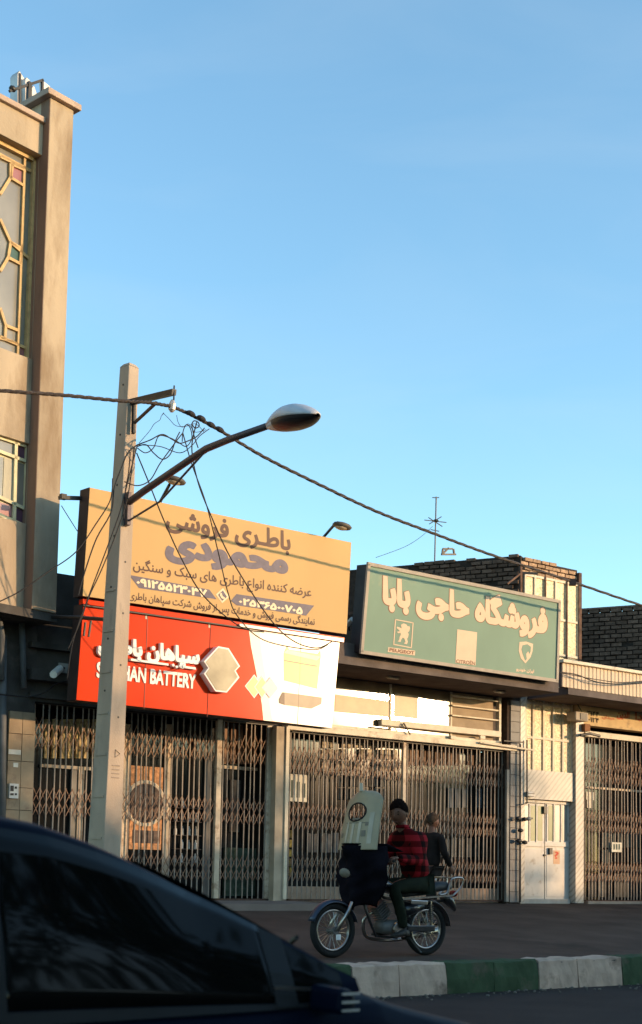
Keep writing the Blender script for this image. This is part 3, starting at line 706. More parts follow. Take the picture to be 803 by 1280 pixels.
# stair entrance ---------------------------------------------------
de = u3l = fu(649.5, 1000)
mp_ = fbox('marble_jamb', MARBLE, ps, 650.5, 656.5, 866, 1128, -.3, .03)
u3r = fu(719, 1000)
fbox('marble_panel', MARBLE, ps, 656.7, 717.5, 964, 1000, -.3, .0)
fbox('entrance_recess', BLACKM, ps, 656, 718, 998, 1129, -.4, -.26)
sw = thing('stair_window', 'frosted glass stair window with pale frame above the white door', 'window', FA.P(688, 964, -.05))
def panes(th, x0, x1, cols, rows, v, m_, fr, w=.022):
    """grid of panes; cols/rows are pixel positions (x at mid-height, y at x0)"""
    for i in range(len(cols) - 1):
        for j in range(len(rows) - 1):
            u0, u1 = FA.at(cols[i], rows[0], v).x, FA.at(cols[i + 1], rows[0], v).x
            za, zb_ = FA.at(cols[0], rows[j + 1], v).z, FA.at(cols[0], rows[j], v).z
            bx('pane', m_, th, FA, u0 + w, u1 - w, v - .03, v - .02, za + w, zb_ - w)
    z0_, z1_ = FA.at(cols[0], rows[-1], v).z, FA.at(cols[0], rows[0], v).z
    for c in cols:
        u = FA.at(c, rows[0], v).x; bx('frame_bar', fr, th, FA, u - w, u + w, v - .03, v + .01, z0_ - w, z1_ + w)
    for r in rows:
        z = FA.at(cols[0], r, v).z; bx('frame_bar', fr, th, FA, FA.at(cols[0], rows[0], v).x, FA.at(cols[-1], rows[0], v).x, v - .028, v + .007, z - w, z + w)
panes(sw, 657, 716, [657.5, 667, 680, 692, 704, 715], [871, 878, 921, 963], -.06, FROST, CREAM)
bx('backing', DARKIN, sw, FA, fu(656), u3r, -.25, -.12, fz(657, 966), fz(657, 868))
# door
dr = thing('entrance_door', 'white two leaf metal door with narrow glazed slits and rust marks', 'door', FA.P(684, 1128, -.12))
dv = -.12
for nm, x0, x1 in (('door_leaf', 651.5, 680.5), ('door_leaf', 681.5, 711.5)):
    lf = fbox(nm, WHDOOR, dr, x0, x1, 1004, 1126, dv - .05, dv, bevel=.004)
    ww = (x1 - x0)
    cc = [x0 + ww * q for q in (.10, .38, .68, .97)]
    for k in range(3):
        cold = OLIVE if (x0 > 675 and k == 0) or (x0 < 675 and k > 0) else mat('grey_slit_glass', (.24, .235, .21), .3, var=.2, bump=0)
        fbox('slit_pane', cold, lf, cc[k] + 1.2, cc[k + 1] - 1.2, 1007, 1051, dv, dv + .003)
        fbox('slit_bar', WHDOOR, lf, cc[k] - .6, cc[k] + .7, 1005, 1053, dv, dv + .02)
    fbox('rail', WHDOOR, lf, x0, x1, 1052.5, 1058, dv, dv + .025)
    fbox('lower_panel', WHDOOR, lf, x0 + 2, x1 - 2, 1061, 1121, dv, dv + .008, bevel=.003)
fbox('door_frame', WHDOOR, dr, 650.5, 712.5, 1001, 1004.2, dv - .06, dv + .03)
fbox('door_sill', mat('pale_step', (.40, .36, .31), .8), dr, 650, 713, 1124, 1130, dv - .06, dv + .06)
fbox('lock', BLACKM, dr, 687.5, 691, 1060, 1068, dv, dv + .05); fbox('lock', BLACKM, dr, 681, 683.5, 1068, 1070, dv, dv + .04); fbox('latch', BLACKM, dr, 680.5, 684.5, 1008, 1017, dv, dv + .05)
st2 = thing('door_sticker', 'pale sticker with a red question mark on the right door leaf', 'sticker', FA.P(695, 1070, dv))
fbox('paper', mat('sticker_pale', (.55, .33, .20), .6), st2, 692, 700, 1063, 1080, dv + .009, dv + .012)
put_text('print', '?', [FA.P(693.5, 1064.5, dv + .013), FA.P(698.5, 1064.5, dv + .013), FA.P(698.5, 1073.5, dv + .013), FA.P(693.5, 1073.5, dv + .013)], FA.n, 0, mat('sticker_red', (.5, .06, .03), .6), st2, bold=.02)
wb = thing('white_meter_box', 'little white rounded box on the marble panel above the white door', 'box', FA.P(665, 993, .02))
fbox('case', WHDOOR, wb, 660, 669, 989.5, 996, 0, .09, bevel=.02); fbox('louvre', BLACKM, wb, 660.5, 668.5, 991.5, 992.3, .0902, .092)
# gas pipe and regulator on the jamb
gp = thing('gas_pipe', 'dark gas pipe with taps climbing the marble jamb left of the white door', 'pipe', FA.P(651, 1128, .08))
MB().tube([FA.P(650.5, 1128, .08), FA.P(650.5, 930, .08)], .018, 8).build('riser', BLACKM, gp)
MB().tube([FA.P(659, 925, .08), FA.P(659, 1004, .08), FA.P(651, 1006, .08)], .014, 8).build('branch', BLACKM, gp)
for (x, y) in ((661, 1023.5), (656, 1024), (648, 1023), (651, 1038), (649, 1051), (656, 1053)):
    MB().ell(FA.P(x, y, .12), FA.t * .06, V((0, 0, .04)), FA.n * .05, 8, 6).build('tap', BLACKM if x < 660 else mat('regulator_grey', (.2, .2, .19), .5), gp)
MB().tube([FA.P(640, 1024, .1), FA.P(666, 1023, .1)], .014, 6).build('branch', BLACKM, gp)
MB().tube([FA.P(644, 1049, .1), FA.P(659, 1054, .1)], .014, 6).build('branch', BLACKM, gp)
hb = thing('wall_bracket', 'thin pale rod sticking out across the tiled pillar above the gate end', 'bracket', FA.P(645, 934, .05))
MB().tube([FA.P(600, 928, .10), FA.P(668, 938, .10)], .018, 6).build('rod', CREAM, hb)
MB().tube([FA.P(630, 926, .12), FA.P(655, 928, .12)], .013, 6).build('hook_rod', BLACKM, hb)

# ---- brick stair tower above the canopy
TV = -.35
tc_ = FA.at(650.5, 690, TV); FD = Frame(V((-.905, .425, 0)), FA(tc_.x, TV, 0))
ztw = tc_.z
u_t0, u_t1 = tc_.x, FA.at(724.5, 712, TV).x
tw = thing('brick_stair_tower', 'rough brick stair tower with a long dark side wall behind the green sign', 'tower', FA(u_t0, TV - 1, zc0 + .35))
def brick_src(length, h, d, m_, fr):
    mb = MB(); r = random.Random(length)
    W_ = lambda a, b, c: fr.t * a + fr.n * b + V((0, 0, c))
    mb.box(W_, -length / 2, length / 2, -d, 0, -h / 2, h / 2)
    me = bpy.data.meshes.new('brick'); me.from_pydata([tuple(p) for p in mb.v], [], mb.f); me.materials.append(m_); me.update(); return me
NB = [0]
def brick_wall(parent, fr, ua, ub, ztopf, zmin, v, m_, L=.215, H=.085, vis=None, seed=3):
    r = random.Random(seed); src = [brick_src(L - .022 - .006 * k, H - .02 - .004 * k, .10, m_, fr) for k in range(3)]; half = brick_src(L / 2 - .02, H - .02, .10, m_, fr)
    zmax = max(ztopf(ua), ztopf(ub)); rows = int((zmax - zmin) / H) + 1
    for j in range(rows):
        z = zmax - H * (j + .5)
        if z < zmin: break
        off = (L / 2 if j % 2 else 0); u = min(ua, ub) + off
        while u + L <= max(ua, ub) + .001:
            uc = u + L / 2
            if z + H * .4 <= ztopf(uc) and r.random() > (.12 if j < 2 else .012) and (vis is None or vis(uc, z)):
                o = bpy.data.objects.new('brick', r.choice(src)); COL.objects.link(o); o.parent = parent
                o.location = fr(uc + r.uniform(-.006, .006), v + r.uniform(-.004, .022), z + r.uniform(-.005, .005)) - ORG[parent.name]
                o.rotation_euler = (r.uniform(-.015, .015), r.uniform(-.02, .02), r.uniform(-.03, .03)); NB[0] += 1
            u += L
def pix(p):
    d = p - CAM; zc = d.dot(_F); return (401.5 + FPX * d.dot(RC) / zc, PY - FPX * d.dot(UC) / zc)
uend = FD.at(400, 712).x
sgn = 1 if uend > 0 else -1
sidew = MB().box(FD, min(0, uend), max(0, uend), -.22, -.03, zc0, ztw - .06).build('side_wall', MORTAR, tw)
def vis1(u, z):
    x, y = pix(FD(u, 0, z)); return 436 < x < 655 and y < 703 + (x - 461) * .197 + 8
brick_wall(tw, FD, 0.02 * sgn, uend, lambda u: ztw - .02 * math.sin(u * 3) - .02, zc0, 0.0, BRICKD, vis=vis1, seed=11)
zlt = FA.at(655, 715, TV).z
zwt = fz(655, 716, TV)
frontw = MB().box(FA, u_t0 + .02, u_t1, TV - .25, TV - .06, zc0 + .3, ztw - .1).build('front_wall', MORTAR, tw)
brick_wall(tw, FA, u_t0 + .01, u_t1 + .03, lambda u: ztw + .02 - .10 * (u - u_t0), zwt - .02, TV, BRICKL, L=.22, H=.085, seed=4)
# window of the tower
twn = thing('tower_window', 'tall frosted window in the brick tower lit by low sun beside the green sign', 'window', FA.P(690, 850, TV))
panes(twn, 656, 726, [657, 669, 682, 695, 709, 723.5], [718, 767, 812, 834, 856], TV + .03, FROST, CREAM, w=.022)
for c in (682, 709):
    u = FA.at(c, 760, TV + .05).x; bx('frame_bar', RUSTM, twn, FA, u - .014, u + .014, TV + .04, TV + .06, zc0 + .3, zwt)
fbox('jamb', RUSTM, twn, 724, 727.5, 716, 856, TV - .05, TV + .06)
MB().bar(FA.P(651, 706, TV + .1), FA.P(651, 740, TV + .1), .05, .05).build('bracket', RUSTM, twn)
MB().bar(FA.P(652, 716, TV + .1), FA.P(672, 717, TV + .25), .04, .04).build('bracket', BLACKM, twn)
MB().bar(FA.P(634, 730, TV + .15), FA.P(652, 716, TV + .1), .035, .035).build('bracket', RUSTM, twn)

# ================================================================== RIGHT SHOP
rs = thing('right_shop_building', 'low shop at the right edge with cream corrugated canopy front', 'building', FA(u3r + 3, -3, ZG))
CV = 1.0
uc0 = FA.at(703, 840, CV).x; zct = FA.at(703, 826, CV).z; zcb = FA.at(703, 858, CV).z
uc1 = uc0 + 7
bx('canopy_slab', CONCD, rs, FA, u3l + .25, uc1, -.4, CV - .03, zcb - .12, zcb + .02)
bx('parapet_core', CONCD, rs, FA, uc0 + .02, uc1, CV - .12, CV - .03, zcb, zct - .02)
bx('parapet_coping', CREAM, rs, FA, uc0 - .02, uc1, CV - .16, CV + .05, zct - .03, zct + .03, bevel=.008)
npn = 60; du = .1005
src = None
for i in range(npn):
    ua = uc0 + .01 + i * du
    if ua + du > uc1: break
    W_ = lambda a, b, c: FA.t * a + FA.n * b + V((0, 0, c))
    if src is None:
        mb = MB(); W0 = W_; h_ = zct - .03 - zcb
        pr_ = [(0, 0), (.014, .011), (.044, .011), (.058, 0), (.10, 0)]
        vs = [W0(a, b, 0) for a, b in pr_] + [W0(a, b, h_) for a, b in pr_]
        mb.add(vs, [(k, k + 1, k + 6, k + 5) for k in range(4)])
        me = bpy.data.meshes.new('corrugated_strip'); me.from_pydata([tuple(p) for p in mb.v], [], mb.f); me.materials.append(CORR); src = me
    o = bpy.data.objects.new('corrugated_strip', src); COL.objects.link(o); o.parent = rs; o.location = FA(ua, CV - .02 + random.uniform(-.003, .003), zcb) - ORG[rs.name]
# marble post and fascia
fbox('marble_post', MARBLE, rs, 720, 730, 902, 1129, -.4, .05)
bx('fascia', FASCIA, rs, FA, fu(722, 880, .04), fu(722, 880, .04) + 6, -.2, .04, fz(731, 906, .04), fz(731, 870, .04))
bx('lintel', CREAM, rs, FA, fu(733, 915), fu(733, 915) + 6, -.2, -.02, fz(740, 921, -.02), fz(740, 914, -.02))
bx('shop_floor', DARKIN, rs, FA, u3r, u3r + 6, -5, -.25, ZG - .1, ZG + .02)
bx('threshold', mat('pinkish_stone2', (.36, .28, .22), .8), rs, FA, g3u0 - .02, g3u0 + 5, -.25, .0, ZG - .05, ZG + .03)
bx('shopfront_glass', SHOPGL, rs, FA, u3r + .15, u3r + 6, -.52, -.50, ZG + .02, fz(735, 900, -.5), label='dark shop window behind the right gate')
bx('roof_slab', CONCD, rs, FA, u3r, u3r + 7, -7, -.41, zct - .6, zct - .4)
bx('end_wall', CONCD, rs, FA, u3r + 6, u3r + 6.3, -7, .04, ZG - .1, zct - .4)
for (x0, x1, y0, y1, m_) in ((733, 745, 990, 1000, 'notice_white'), (734, 741, 1000, 1010, 'notice_white')):
    g = thing('paper_notice', ('wide' if y0 == 990 else 'small') + ' white paper behind the left bars of the right gate', 'notice', FA.P(x0, y1, -.4)); fbox('paper', MATS[m_], g, x0, x1, y0, y1, -.45, -.44)
g = thing('paper_notice', 'white printed card hanging amid bars of the right gate', 'notice', FA.P(771, 1060, 0)); fbox('paper', MATS['notice_white'], g, 765, 777.5, 1053, 1065, -.04, -.03)
for k in range(3): fbox('print', MATS['notice_ink'], g, 767 + k * 3.2, 769 + k * 3.2, 1055, 1062, -.03, -.028)
fbox('shelf_bar', POSTM, rs, 733, 900, 989, 991.5, -.45, -.42)
g = goods('boxed_goods', 'dark teal boxes stacked behind the bars of the right gate', 'goods', 752, 800, 1040, 1080, 5, 2, mat('dark_teal_goods', (.03, .045, .045), .6, var=.5, rnd=.5))
g = goods('boxed_goods', 'dark cartons on the floor behind the right gate', 'goods', 736, 800, 1090, 1122, 6, 1, FABD)
# painted lettering on the fascia
fp = lambda x, y: FA.P(x, y, .045)
def ftext(s, TL, TR, BR, BL, m_, bold=.01, par=rs, v=.045): put_text('lettering', s, [FA.P(*TL, v), FA.P(*TR, v), FA.P(*BR, v), FA.P(*BL, v)], FA.n, 0, m_, par, bold=bold)
ftext('۲۱۴۴', (734, 888), (749, 890), (749, 896), (734, 894), BLACKINK, .02)
ftext('۰۱۲۴', (736, 896), (749, 898), (749, 904), (736, 902), BLACKINK, .02)
ftext('میدان', (753, 892), (768, 896), (768, 901), (753, 899), REDINK, .01)
ftext('الدین', (771, 888), (787, 890), (787, 901), (771, 899), REDINK, .05)
ftext('دا', (794, 890), (803, 891), (803, 902), (794, 900), REDINK, .05)
ftext('۰۱۱', (806, 890), (840, 896), (840, 906), (806, 902), REDINK, .05)
# floodlight box at the post
sp_ = thing('floodlight', 'boxy floodlight on the post left of the ochre painted fascia', 'floodlight', FA.P(728, 895, .25))
fbox('case', FRAMEW, sp_, 720, 736, 890, 901, .06, .30, bevel=.015); fbox('lens', BLACKM, sp_, 726, 734, 891.5, 899.5, .30, .312)
MB().tube([FA.P(727, 889, .1), FA.P(722, 880, .1), FA.P(727, 872, .08)], .012, 6).build('wire', BLACKM, sp_)
# small clutter at the lintel end
jb = thing('junction_box', 'rusty junction box with sagging strap at the top left of the right gate', 'box', FA.P(735, 910, .1))
fbox('case', mat('rust_box', (.22, .10, .05), .7), jb, 731.5, 738, 905, 914, .05, .14); MB().tube([FA.P(726, 919, .15), FA.P(738, 917, .2), FA.P(750, 920, .2)], .028, 6).build('strap', BLACKM, jb)

# far brick wall behind the right shop
FE = Frame(V((.905, -.425, 0)), FA(u_t1 + .6, -3.6, 0))
fe0 = FE.at(722, 766).x; fe1 = FE.at(815, 757).x; zfe = FE.at(765, 760).z
fw = thing('rear_brick_building', 'dark unlit brick wall of a rear building beyond the right shop', 'building', FE(fe0, -1, ZG))
MB().box(FE, fe0 - .3, fe1 + 3, -4, -.03, ZG, zfe - .08).build('wall', MORTAR, fw)
brick_wall(fw, FE, fe0, fe1, lambda u: zfe + .0, FE.at(803, 840).z, 0, BRICKD, L=.235, H=.092, seed=8)
bx('coping', BRICKD, fw, FE, fe0 - .3, fe1 + 3, -.3, .02, zfe - .01, zfe + .03)

# ================================================================== SIGNS
# yellow sign
Y = Sheet((112, 609), (440, 678), (434, 793), (103, 745), 1.35, 1.25)
ys_ = thing('shop_sign', 'wide yellow battery shop sign with brown and slate Persian lettering', 'sign', (Y.c[3] + Y.c[2]) / 2)
def sign_body(S, par, mface, d=.28, name='face_sheet', trim=None, tw_=.03):
    back = [p - S.n * d for p in S.c]
    MB().hexa([back[3], back[2], S.c[2] - S.n * .012, S.c[3] - S.n * .012, back[0], back[1], S.c[1] - S.n * .012, S.c[0] - S.n * .012]).build('sign_box', SIGNSIDE, par)
    ins = [S.c[0] * .998 + S.c[2] * .002, S.c[1] * .998 + S.c[3] * .002, S.c[2] * .998 + S.c[0] * .002, S.c[3] * .998 + S.c[1] * .002]
    f = MB().prism([p - S.n * .0115 for p in ins], S.n * .0115).build(name, mface, par)
    if trim:
        c = S.c
        for a, b in ((0, 1), (1, 2), (2, 3), (3, 0)):
            dd = (c[b] - c[a]).normalized()
            MB().bar(c[a] - dd * (0 if a % 2 else tw_ / 2), c[b] + dd * (0 if a % 2 else tw_ / 2), tw_ * .8, tw_, up=S.n.cross(dd)).build('trim', trim, par)
    return f
yf = sign_body(Y, ys_, YEL)
# sheet seams
def stext(S, par, s, TL, TR, BR, BL, m_, depth=0, bold=0, lift=.003, name='lettering', spacing=1.0, label=None):
    return put_text(name, s, S.q(TL, TR, BR, BL), S.n, depth, m_, par, bold=bold, lift=lift, spacing=spacing, label=label)
stext(Y, ys_, 'باطـری فروشی', (208, 634), (364, 665), (363, 696), (207, 665), INKB, bold=.035)
stext(Y, ys_, 'محمودی', (207, 669), (361, 697), (360, 727), (206, 703), INKG, bold=.07)
stext(Y, ys_, 'عرضه کننده انواع باطری های سبک و سنگین', (167, 697), (390, 733), (389, 752), (166, 718), INKB, bold=.02)
Y.poly([(164, 719), (262, 737), (271, 749), (174, 735), (164, 722)]).build('number_band', INKG, ys_)
Y.poly([(296, 742.5), (393, 757), (383, 769.5), (296, 756.5), (289, 751)]).build('number_band', INKG, ys_)
Y.poly([(270, 743), (279, 735), (287, 746), (278, 754)]).build('phone_badge', PHONEY, ys_)
Y.poly([(273, 743.5), (279, 738), (284, 746), (278, 751)], lift=.006).build('phone_badge', INKG, ys_)
Y.poly([(275.5, 741.5), (277.5, 741), (278.5, 745), (281.5, 747), (281, 749), (277.5, 748), (275, 744)], lift=.009).build('handset_mark', PHONEY, ys_)
stext(Y, ys_, '۰۹۱۲۵۵۲۳۰۳۷', (171, 722), (259, 737), (258, 747), (170, 732), PHONEY, bold=.05, lift=.006)
stext(Y, ys_, '۰۲۵۳۶۵۰۰۷۰۵', (299, 747), (379, 759), (378, 768.5), (298, 755.5), PHONEY, bold=.05, lift=.006)
stext(Y, ys_, 'نمایندگی رسمی فروش و خدمات پس از فروش شرکت سپاهان باطری', (162, 738), (394, 771.5), (393, 785), (161, 752), INKB, bold=.02)
# sign struts to the wall
for x in (220, 310, 410):
    a = Y.p(x, 640 + (x - 112) * .2) - Y.n * .28; MB().bar(a, a - FA.n * .95 - V((0, 0, .5)), .05, .05).build('strut', RUSTM, ys_)
    MB().bar(a - FA.n * 0, V((a.x, a.y, ztop1 - .3)) - FA.n * .9, .04, .04).build('strut', RUSTM, ys_)
# red sign
Rd = Sheet((104, 754), (425, 801), (415, 910), (95, 875), 1.19, 1.17)
rds = thing('shop_sign', 'glossy red and white battery sign with raised white letters under the yellow sign', 'sign', (Rd.c[3] + Rd.c[2]) / 2)
sign_body(Rd, rds, RED)
Rd.poly([(313, 785), (425, 801), (415, 910), (341, 901.5), (329, 858), (322, 825)], lift=.002).build('white_sheet', WHITEP, rds)
Rd.poly([(311, 784.5), (324, 786.5), (327, 815), (334, 858), (340.5, 901.6), (329.5, 900.4), (327.5, 880), (321, 843), (314, 808)], lift=.004).build('grey_swoosh', GREYP, rds)
for x, y0, y1 in ((183, 768, 886), (262, 779, 896), (375, 796, 905)):
    MB().bar(Rd.p(x + 1.8, y0, .002), Rd.p(x - 2.8, y1, .002), .01, .006).build('sheet_joint', mat('joint', (.25, .05, .03), .5), rds)
Rd.poly([(182, 764.5), (184, 765), (184, 774), (182, 773.6)], lift=.006).build('clip', CREAM, rds)
Rd.poly([(261, 775.5), (263, 776), (263, 785), (261, 784.6)], lift=.006).build('clip', CREAM, rds)
stext(Rd, rds, 'سپاهان باطری', (121, 793), (248, 811), (247, 839), (120, 823), WHITEL, depth=.055, bold=.055, name='raised_lettering')
RW = lambda pts, nm='raised_line', dp=.07: MB().prism([Rd.p(x, y, dp) for x, y in pts], -Rd.n * dp).build(nm, WHITEL, rds)
RW([(164, 823), (211, 829.5), (211, 832), (164, 825.8)]); RW([(229, 832), (245, 834.3), (245, 837), (229, 834.7)])
for x, y in ((217, 831.2), (221.5, 833.5), (226, 832.6)):
    RW([(x - 2, y), (x, y - 1.9), (x + 2, y + .4), (x, y + 2.2)], 'raised_dot')
stext(Rd, rds, 'SEPAHAN BATTERY', (121, 827), (245, 843), (244, 862), (120, 847), WHITEL, depth=.012, bold=.045, name='latin_lettering')
hx = [(140, 160), (195, 170), (255, 265), (232, 290), (252, 325), (185, 405), (125, 398), (65, 305), (88, 275), (65, 240)]
hxp = [(240 + a / 4.227, 770 + b / 4.227) for a, b in hx]
MB().prism([Rd.p(x, y, .13) for x, y in hxp], -Rd.n * .13).build('emblem_rim', WHITEL, rds)
cx_ = sum(a for a, b in hxp) / 10; cy_ = sum(b for a, b in hxp) / 10
MB().prism([Rd.p(cx_ + (x - cx_) * .90, cy_ + (y - cy_) * .93, .135) for x, y in hxp], -Rd.n * .01).build('emblem_face', BRASS, rds)
def rp(pts, m_, nm, lift=.006): Rd.poly([(240 + a / 4.227, 770 + b / 4.227) for a, b in pts], lift=lift).build(nm, m_, rds)
rp([(280, 370), (330, 308), (376, 372), (330, 435)], WHITEL, 'diamond', .006); rp([(286, 370), (330, 316), (369, 372), (330, 428)], PYEL, 'diamond', .008)
rp([(330, 375), (372, 315), (412, 375), (372, 437)], WHITEL, 'diamond', .010); rp([(336, 375), (372, 323), (406, 375), (372, 429)], PYEL, 'diamond', .012)
rp([(370, 378), (415, 322), (456, 382), (412, 434)], PPUR, 'diamond', .0135)
rp([(503, 158), (515, 178), (665, 200), (680, 180), (682, 215), (662, 385), (488, 340), (487, 195)], PYEL, 'battery_print')
rp([(487, 195), (660, 235), (680, 215), (503, 178)], mat('print_cream', (.76, .66, .42), .35, bump=0), 'battery_print', .008)
rp([(490, 232), (662, 262), (661, 268), (490, 238)], PBROWN, 'battery_print', .009)
rp([(480, 402), (688, 430), (685, 465), (632, 490), (490, 470), (478, 440)], PBROWN, 'battery_print'); rp([(460, 440), (478, 404), (490, 406), (490, 470), (462, 460)], PDARK, 'battery_print', .008)
stext(Rd, rds, 'تولید محصولی از شرکت', (357, 889), (395, 892.5), (394.5, 895), (356.5, 891.5), mat('print_grey', (.45, .38, .30), .4, bump=0), bold=.0) if False else None
# red tube box between the two signs
lb = thing('sign_light_rail', 'long red light rail in the gap between yellow and red signs', 'light rail', Rd.p(264, 775))
pA = [Rd.p(104, 748.5, .02), Rd.p(431, 797, .02), Rd.p(430, 803, .02), Rd.p(104, 754.5, .02)]
MB().prism(pA, -Rd.n * .12).build('rail', RED, lb); 
pB = [Rd.p(300, 779.5, .06), Rd.p(430, 798.5, .06), Rd.p(430, 802.5, .06), Rd.p(300, 783, .06)]
MB().prism(pB, -Rd.n * .03).build('end_cover', WHITEP, lb)
MB().tube([Rd.p(104, 756.5, .03), Rd.p(312, 786, .03)], .014, 6).build('tube', BLACKM, lb)
# green sign
T = Sheet((461, 705), (699, 752), (696, 851), (452, 815), 1.45, 1.30)
ts = thing('shop_sign', 'faded green parts shop sign with peach Persian lettering above the canopy', 'sign', (T.c[3] + T.c[2]) / 2)
sign_body(T, ts, TEAL, d=.30, trim=FRAMEW, tw_=.055)
TL4 = ((479, 714), (685, 756), (684, 802), (478, 765))
DKB = mat('letter_outline_brown', (.20, .09, .05), .5, bump=0)
stext(T, ts, 'فروشگاه حاجی بابا', (478, 713), (686, 755), (685, 803), (477, 766), DKB, bold=.088, lift=.003, name='letter_outline')
stext(T, ts, 'فروشگاه حاجی بابا', *TL4, PEACH, bold=.065, lift=.006)
def tp5(pts, m_, nm, lift=.004): T.poly([(440 + a / 5.736, 690 + b / 5.736) for a, b in pts], lift=lift).build(nm, m_, ts)
def tp6(pts, m_, nm, lift=.004): T.poly([(560 + a / 5.02, 690 + b / 5.02) for a, b in pts], lift=lift).build(nm, m_, ts)
for a in ([(310, 480), (443, 505), (442, 512), (310, 487)], [(297, 658), (430, 684), (430, 691), (297, 665)], [(310, 480), (317, 481), (304, 665), (297, 664)], [(436, 504), (443, 505), (430, 690), (423, 689)]): tp5(a, PEACH, 'emblem_border')
lion = [(352, 522), (372, 512), (392, 520), (402, 535), (412, 530), (418, 545), (412, 568), (402, 575), (408, 590), (404, 610), (396, 622), (402, 645), (394, 662), (372, 655), (386, 646), (378, 622), (366, 612), (356, 625), (350, 645), (328, 642), (340, 630), (342, 612), (352, 592), (350, 580), (332, 582), (324, 572), (345, 568), (336, 556), (322, 545), (326, 535), (345, 542), (358, 548)]
tp5(lion, PEACH, 'lion_emblem')
tp5([(262, 682), (455, 708), (452, 742), (258, 716)], PEACH, 'name_strip')
stext(T, ts, 'PEUGEOT', (440 + 270 / 5.736, 690 + 687 / 5.736), (440 + 448 / 5.736, 690 + 712 / 5.736), (440 + 446 / 5.736, 690 + 737 / 5.736), (440 + 267 / 5.736, 690 + 713 / 5.736), MATS['letter_outline_brown'], bold=.05, lift=.007)
tp6([(60, 485), (184, 504), (174, 712), (48, 695)], PEACH, 'blank_panel')
stext(T, ts, 'CITROËN', (560 + 52 / 5.02, 690 + 668 / 5.02), (560 + 170 / 5.02, 690 + 683 / 5.02), (560 + 168 / 5.02, 690 + 710 / 5.02), (560 + 50 / 5.02, 690 + 697 / 5.02), MATS['letter_outline_brown'], bold=.02, lift=.007)
tp6([(450, 565), (492, 562), (535, 577), (532, 620), (520, 660), (487, 699), (458, 665), (446, 620)], PEACH, 'shield_emblem')
tp6([(470, 585), (500, 578), (522, 595), (520, 625), (512, 640), (505, 622), (492, 640), (496, 672), (486, 682), (470, 640), (463, 610)], TEAL, 'horse_head_emblem', .007)
stext(T, ts, 'ایران خودرو', (560 + 430 / 5.02, 690 + 722 / 5.02), (560 + 541 / 5.02, 690 + 738 / 5.02), (560 + 540 / 5.02, 690 + 765 / 5.02), (560 + 428 / 5.02, 690 + 750 / 5.02), PEACH, bold=.05)
for x in (480, 580, 680):
    a = T.p(x, 760) - T.n * .3; MB().bar(a, a - FA.n * .9, .05, .05).build('strut', RUSTM, ts)
    MB().bar(a, V((a.x, a.y, zc0 + .3)), .05, .05).build('strut', RUSTM, ts)

# ================================================================== POLE, LAMP, CABLES
PV = 2.7
pc = FA.at(139, 1000, PV); UP_ = FA.at(150, 760, PV).x
FP = Frame(V((.62, .785, 0)), FA(UP_, PV, 0))            # the pole stands turned towards the road
pole = thing('utility_pole', 'tapered square concrete utility pole standing in front of the red sign', 'utility pole', FA(UP_, PV, ground_z(PV)))
ztp = FA.at(162, 460, PV).z
zg_ = ground_z(PV) - .05
# image checks: top 152-173 px, bottom 112-150 px
hb_, ht_ = .155, .088
def polepts(h, z, o): return [FP(o - h, -h * 1.0, z), FP(o + h, -h, z), FP(o + h, h, z), FP(o - h, h, z)]
def axis_o(z): return (FA.at(162, 460, PV).x - FA.at(131, 1050, PV).x) * (z - FA.at(131, 1050, PV).z) / (ztp - FA.at(131, 1050, PV).z) + FA.at(131, 1050, PV).x - UP_
def pcen(z): return FA(UP_ + axis_o(z), PV, z)
def hw(z): return hb_ + (ht_ - hb_) * (z - zg_) / (ztp - zg_)
def pp(z, s=1.0):
    c = pcen(z); h = hw(z) * s; return [c - FP.t * h - FP.n * h, c + FP.t * h - FP.n * h, c + FP.t * h + FP.n * h, c - FP.t * h + FP.n * h]
mb = MB(); mb.hexa(pp(zg_) + pp(ztp)); sh_ = mb.build('shaft', CONC, pole, bevel=.012)
MB().hexa(pp(ztp) + pp(ztp + .045, .62)).build('cap', CONC, pole)
# recessed panels on the left face read as cross ribs; small bolt holes
for k in range(12):
    z = zg_ + 1.1 + k * .52
    if z > ztp - 2.6: break
    c = pcen(z); h = hw(z); d = -FP.t
    MB().bar(c + d * (h + .006) - FP.n * h * .7, c + d * (h + .006) + FP.n * h * .7, .012, .03).build('rib', CONC, sh_)
for k in range(14):
    z = ztp - .25 - k * .33
    c = pcen(z); h = hw(z)
    for dd, ds in ((FP.n, FP.t), (-FP.t, FP.n)):
        if (k + (dd == FP.n)) % 2: continue
        cc = c + dd * (h + .001); MB().tube([cc - dd * .01, cc + dd * .003], .014, 8).build('bolt_hole', BLACKM, sh_)
# stencil marks on the pole
cc = pcen(2.75); h = hw(2.75)
MB().torus(cc + FP.n * (h + .004), FP.t, V((0, 0, 1)), .055, .006, 3, 4).build('painted_mark', mat('pole_mark', (.27, .22, .18), .8), sh_)
for k in range(4): 
    c2 = pcen(2.6 - k * .05); MB().bar(c2 + FP.n * (h + .006) - FP.t * .07, c2 + FP.n * (h + .006) + FP.t * .06, .003, .012).build('painted_mark', MATS['pole_mark'], sh_)
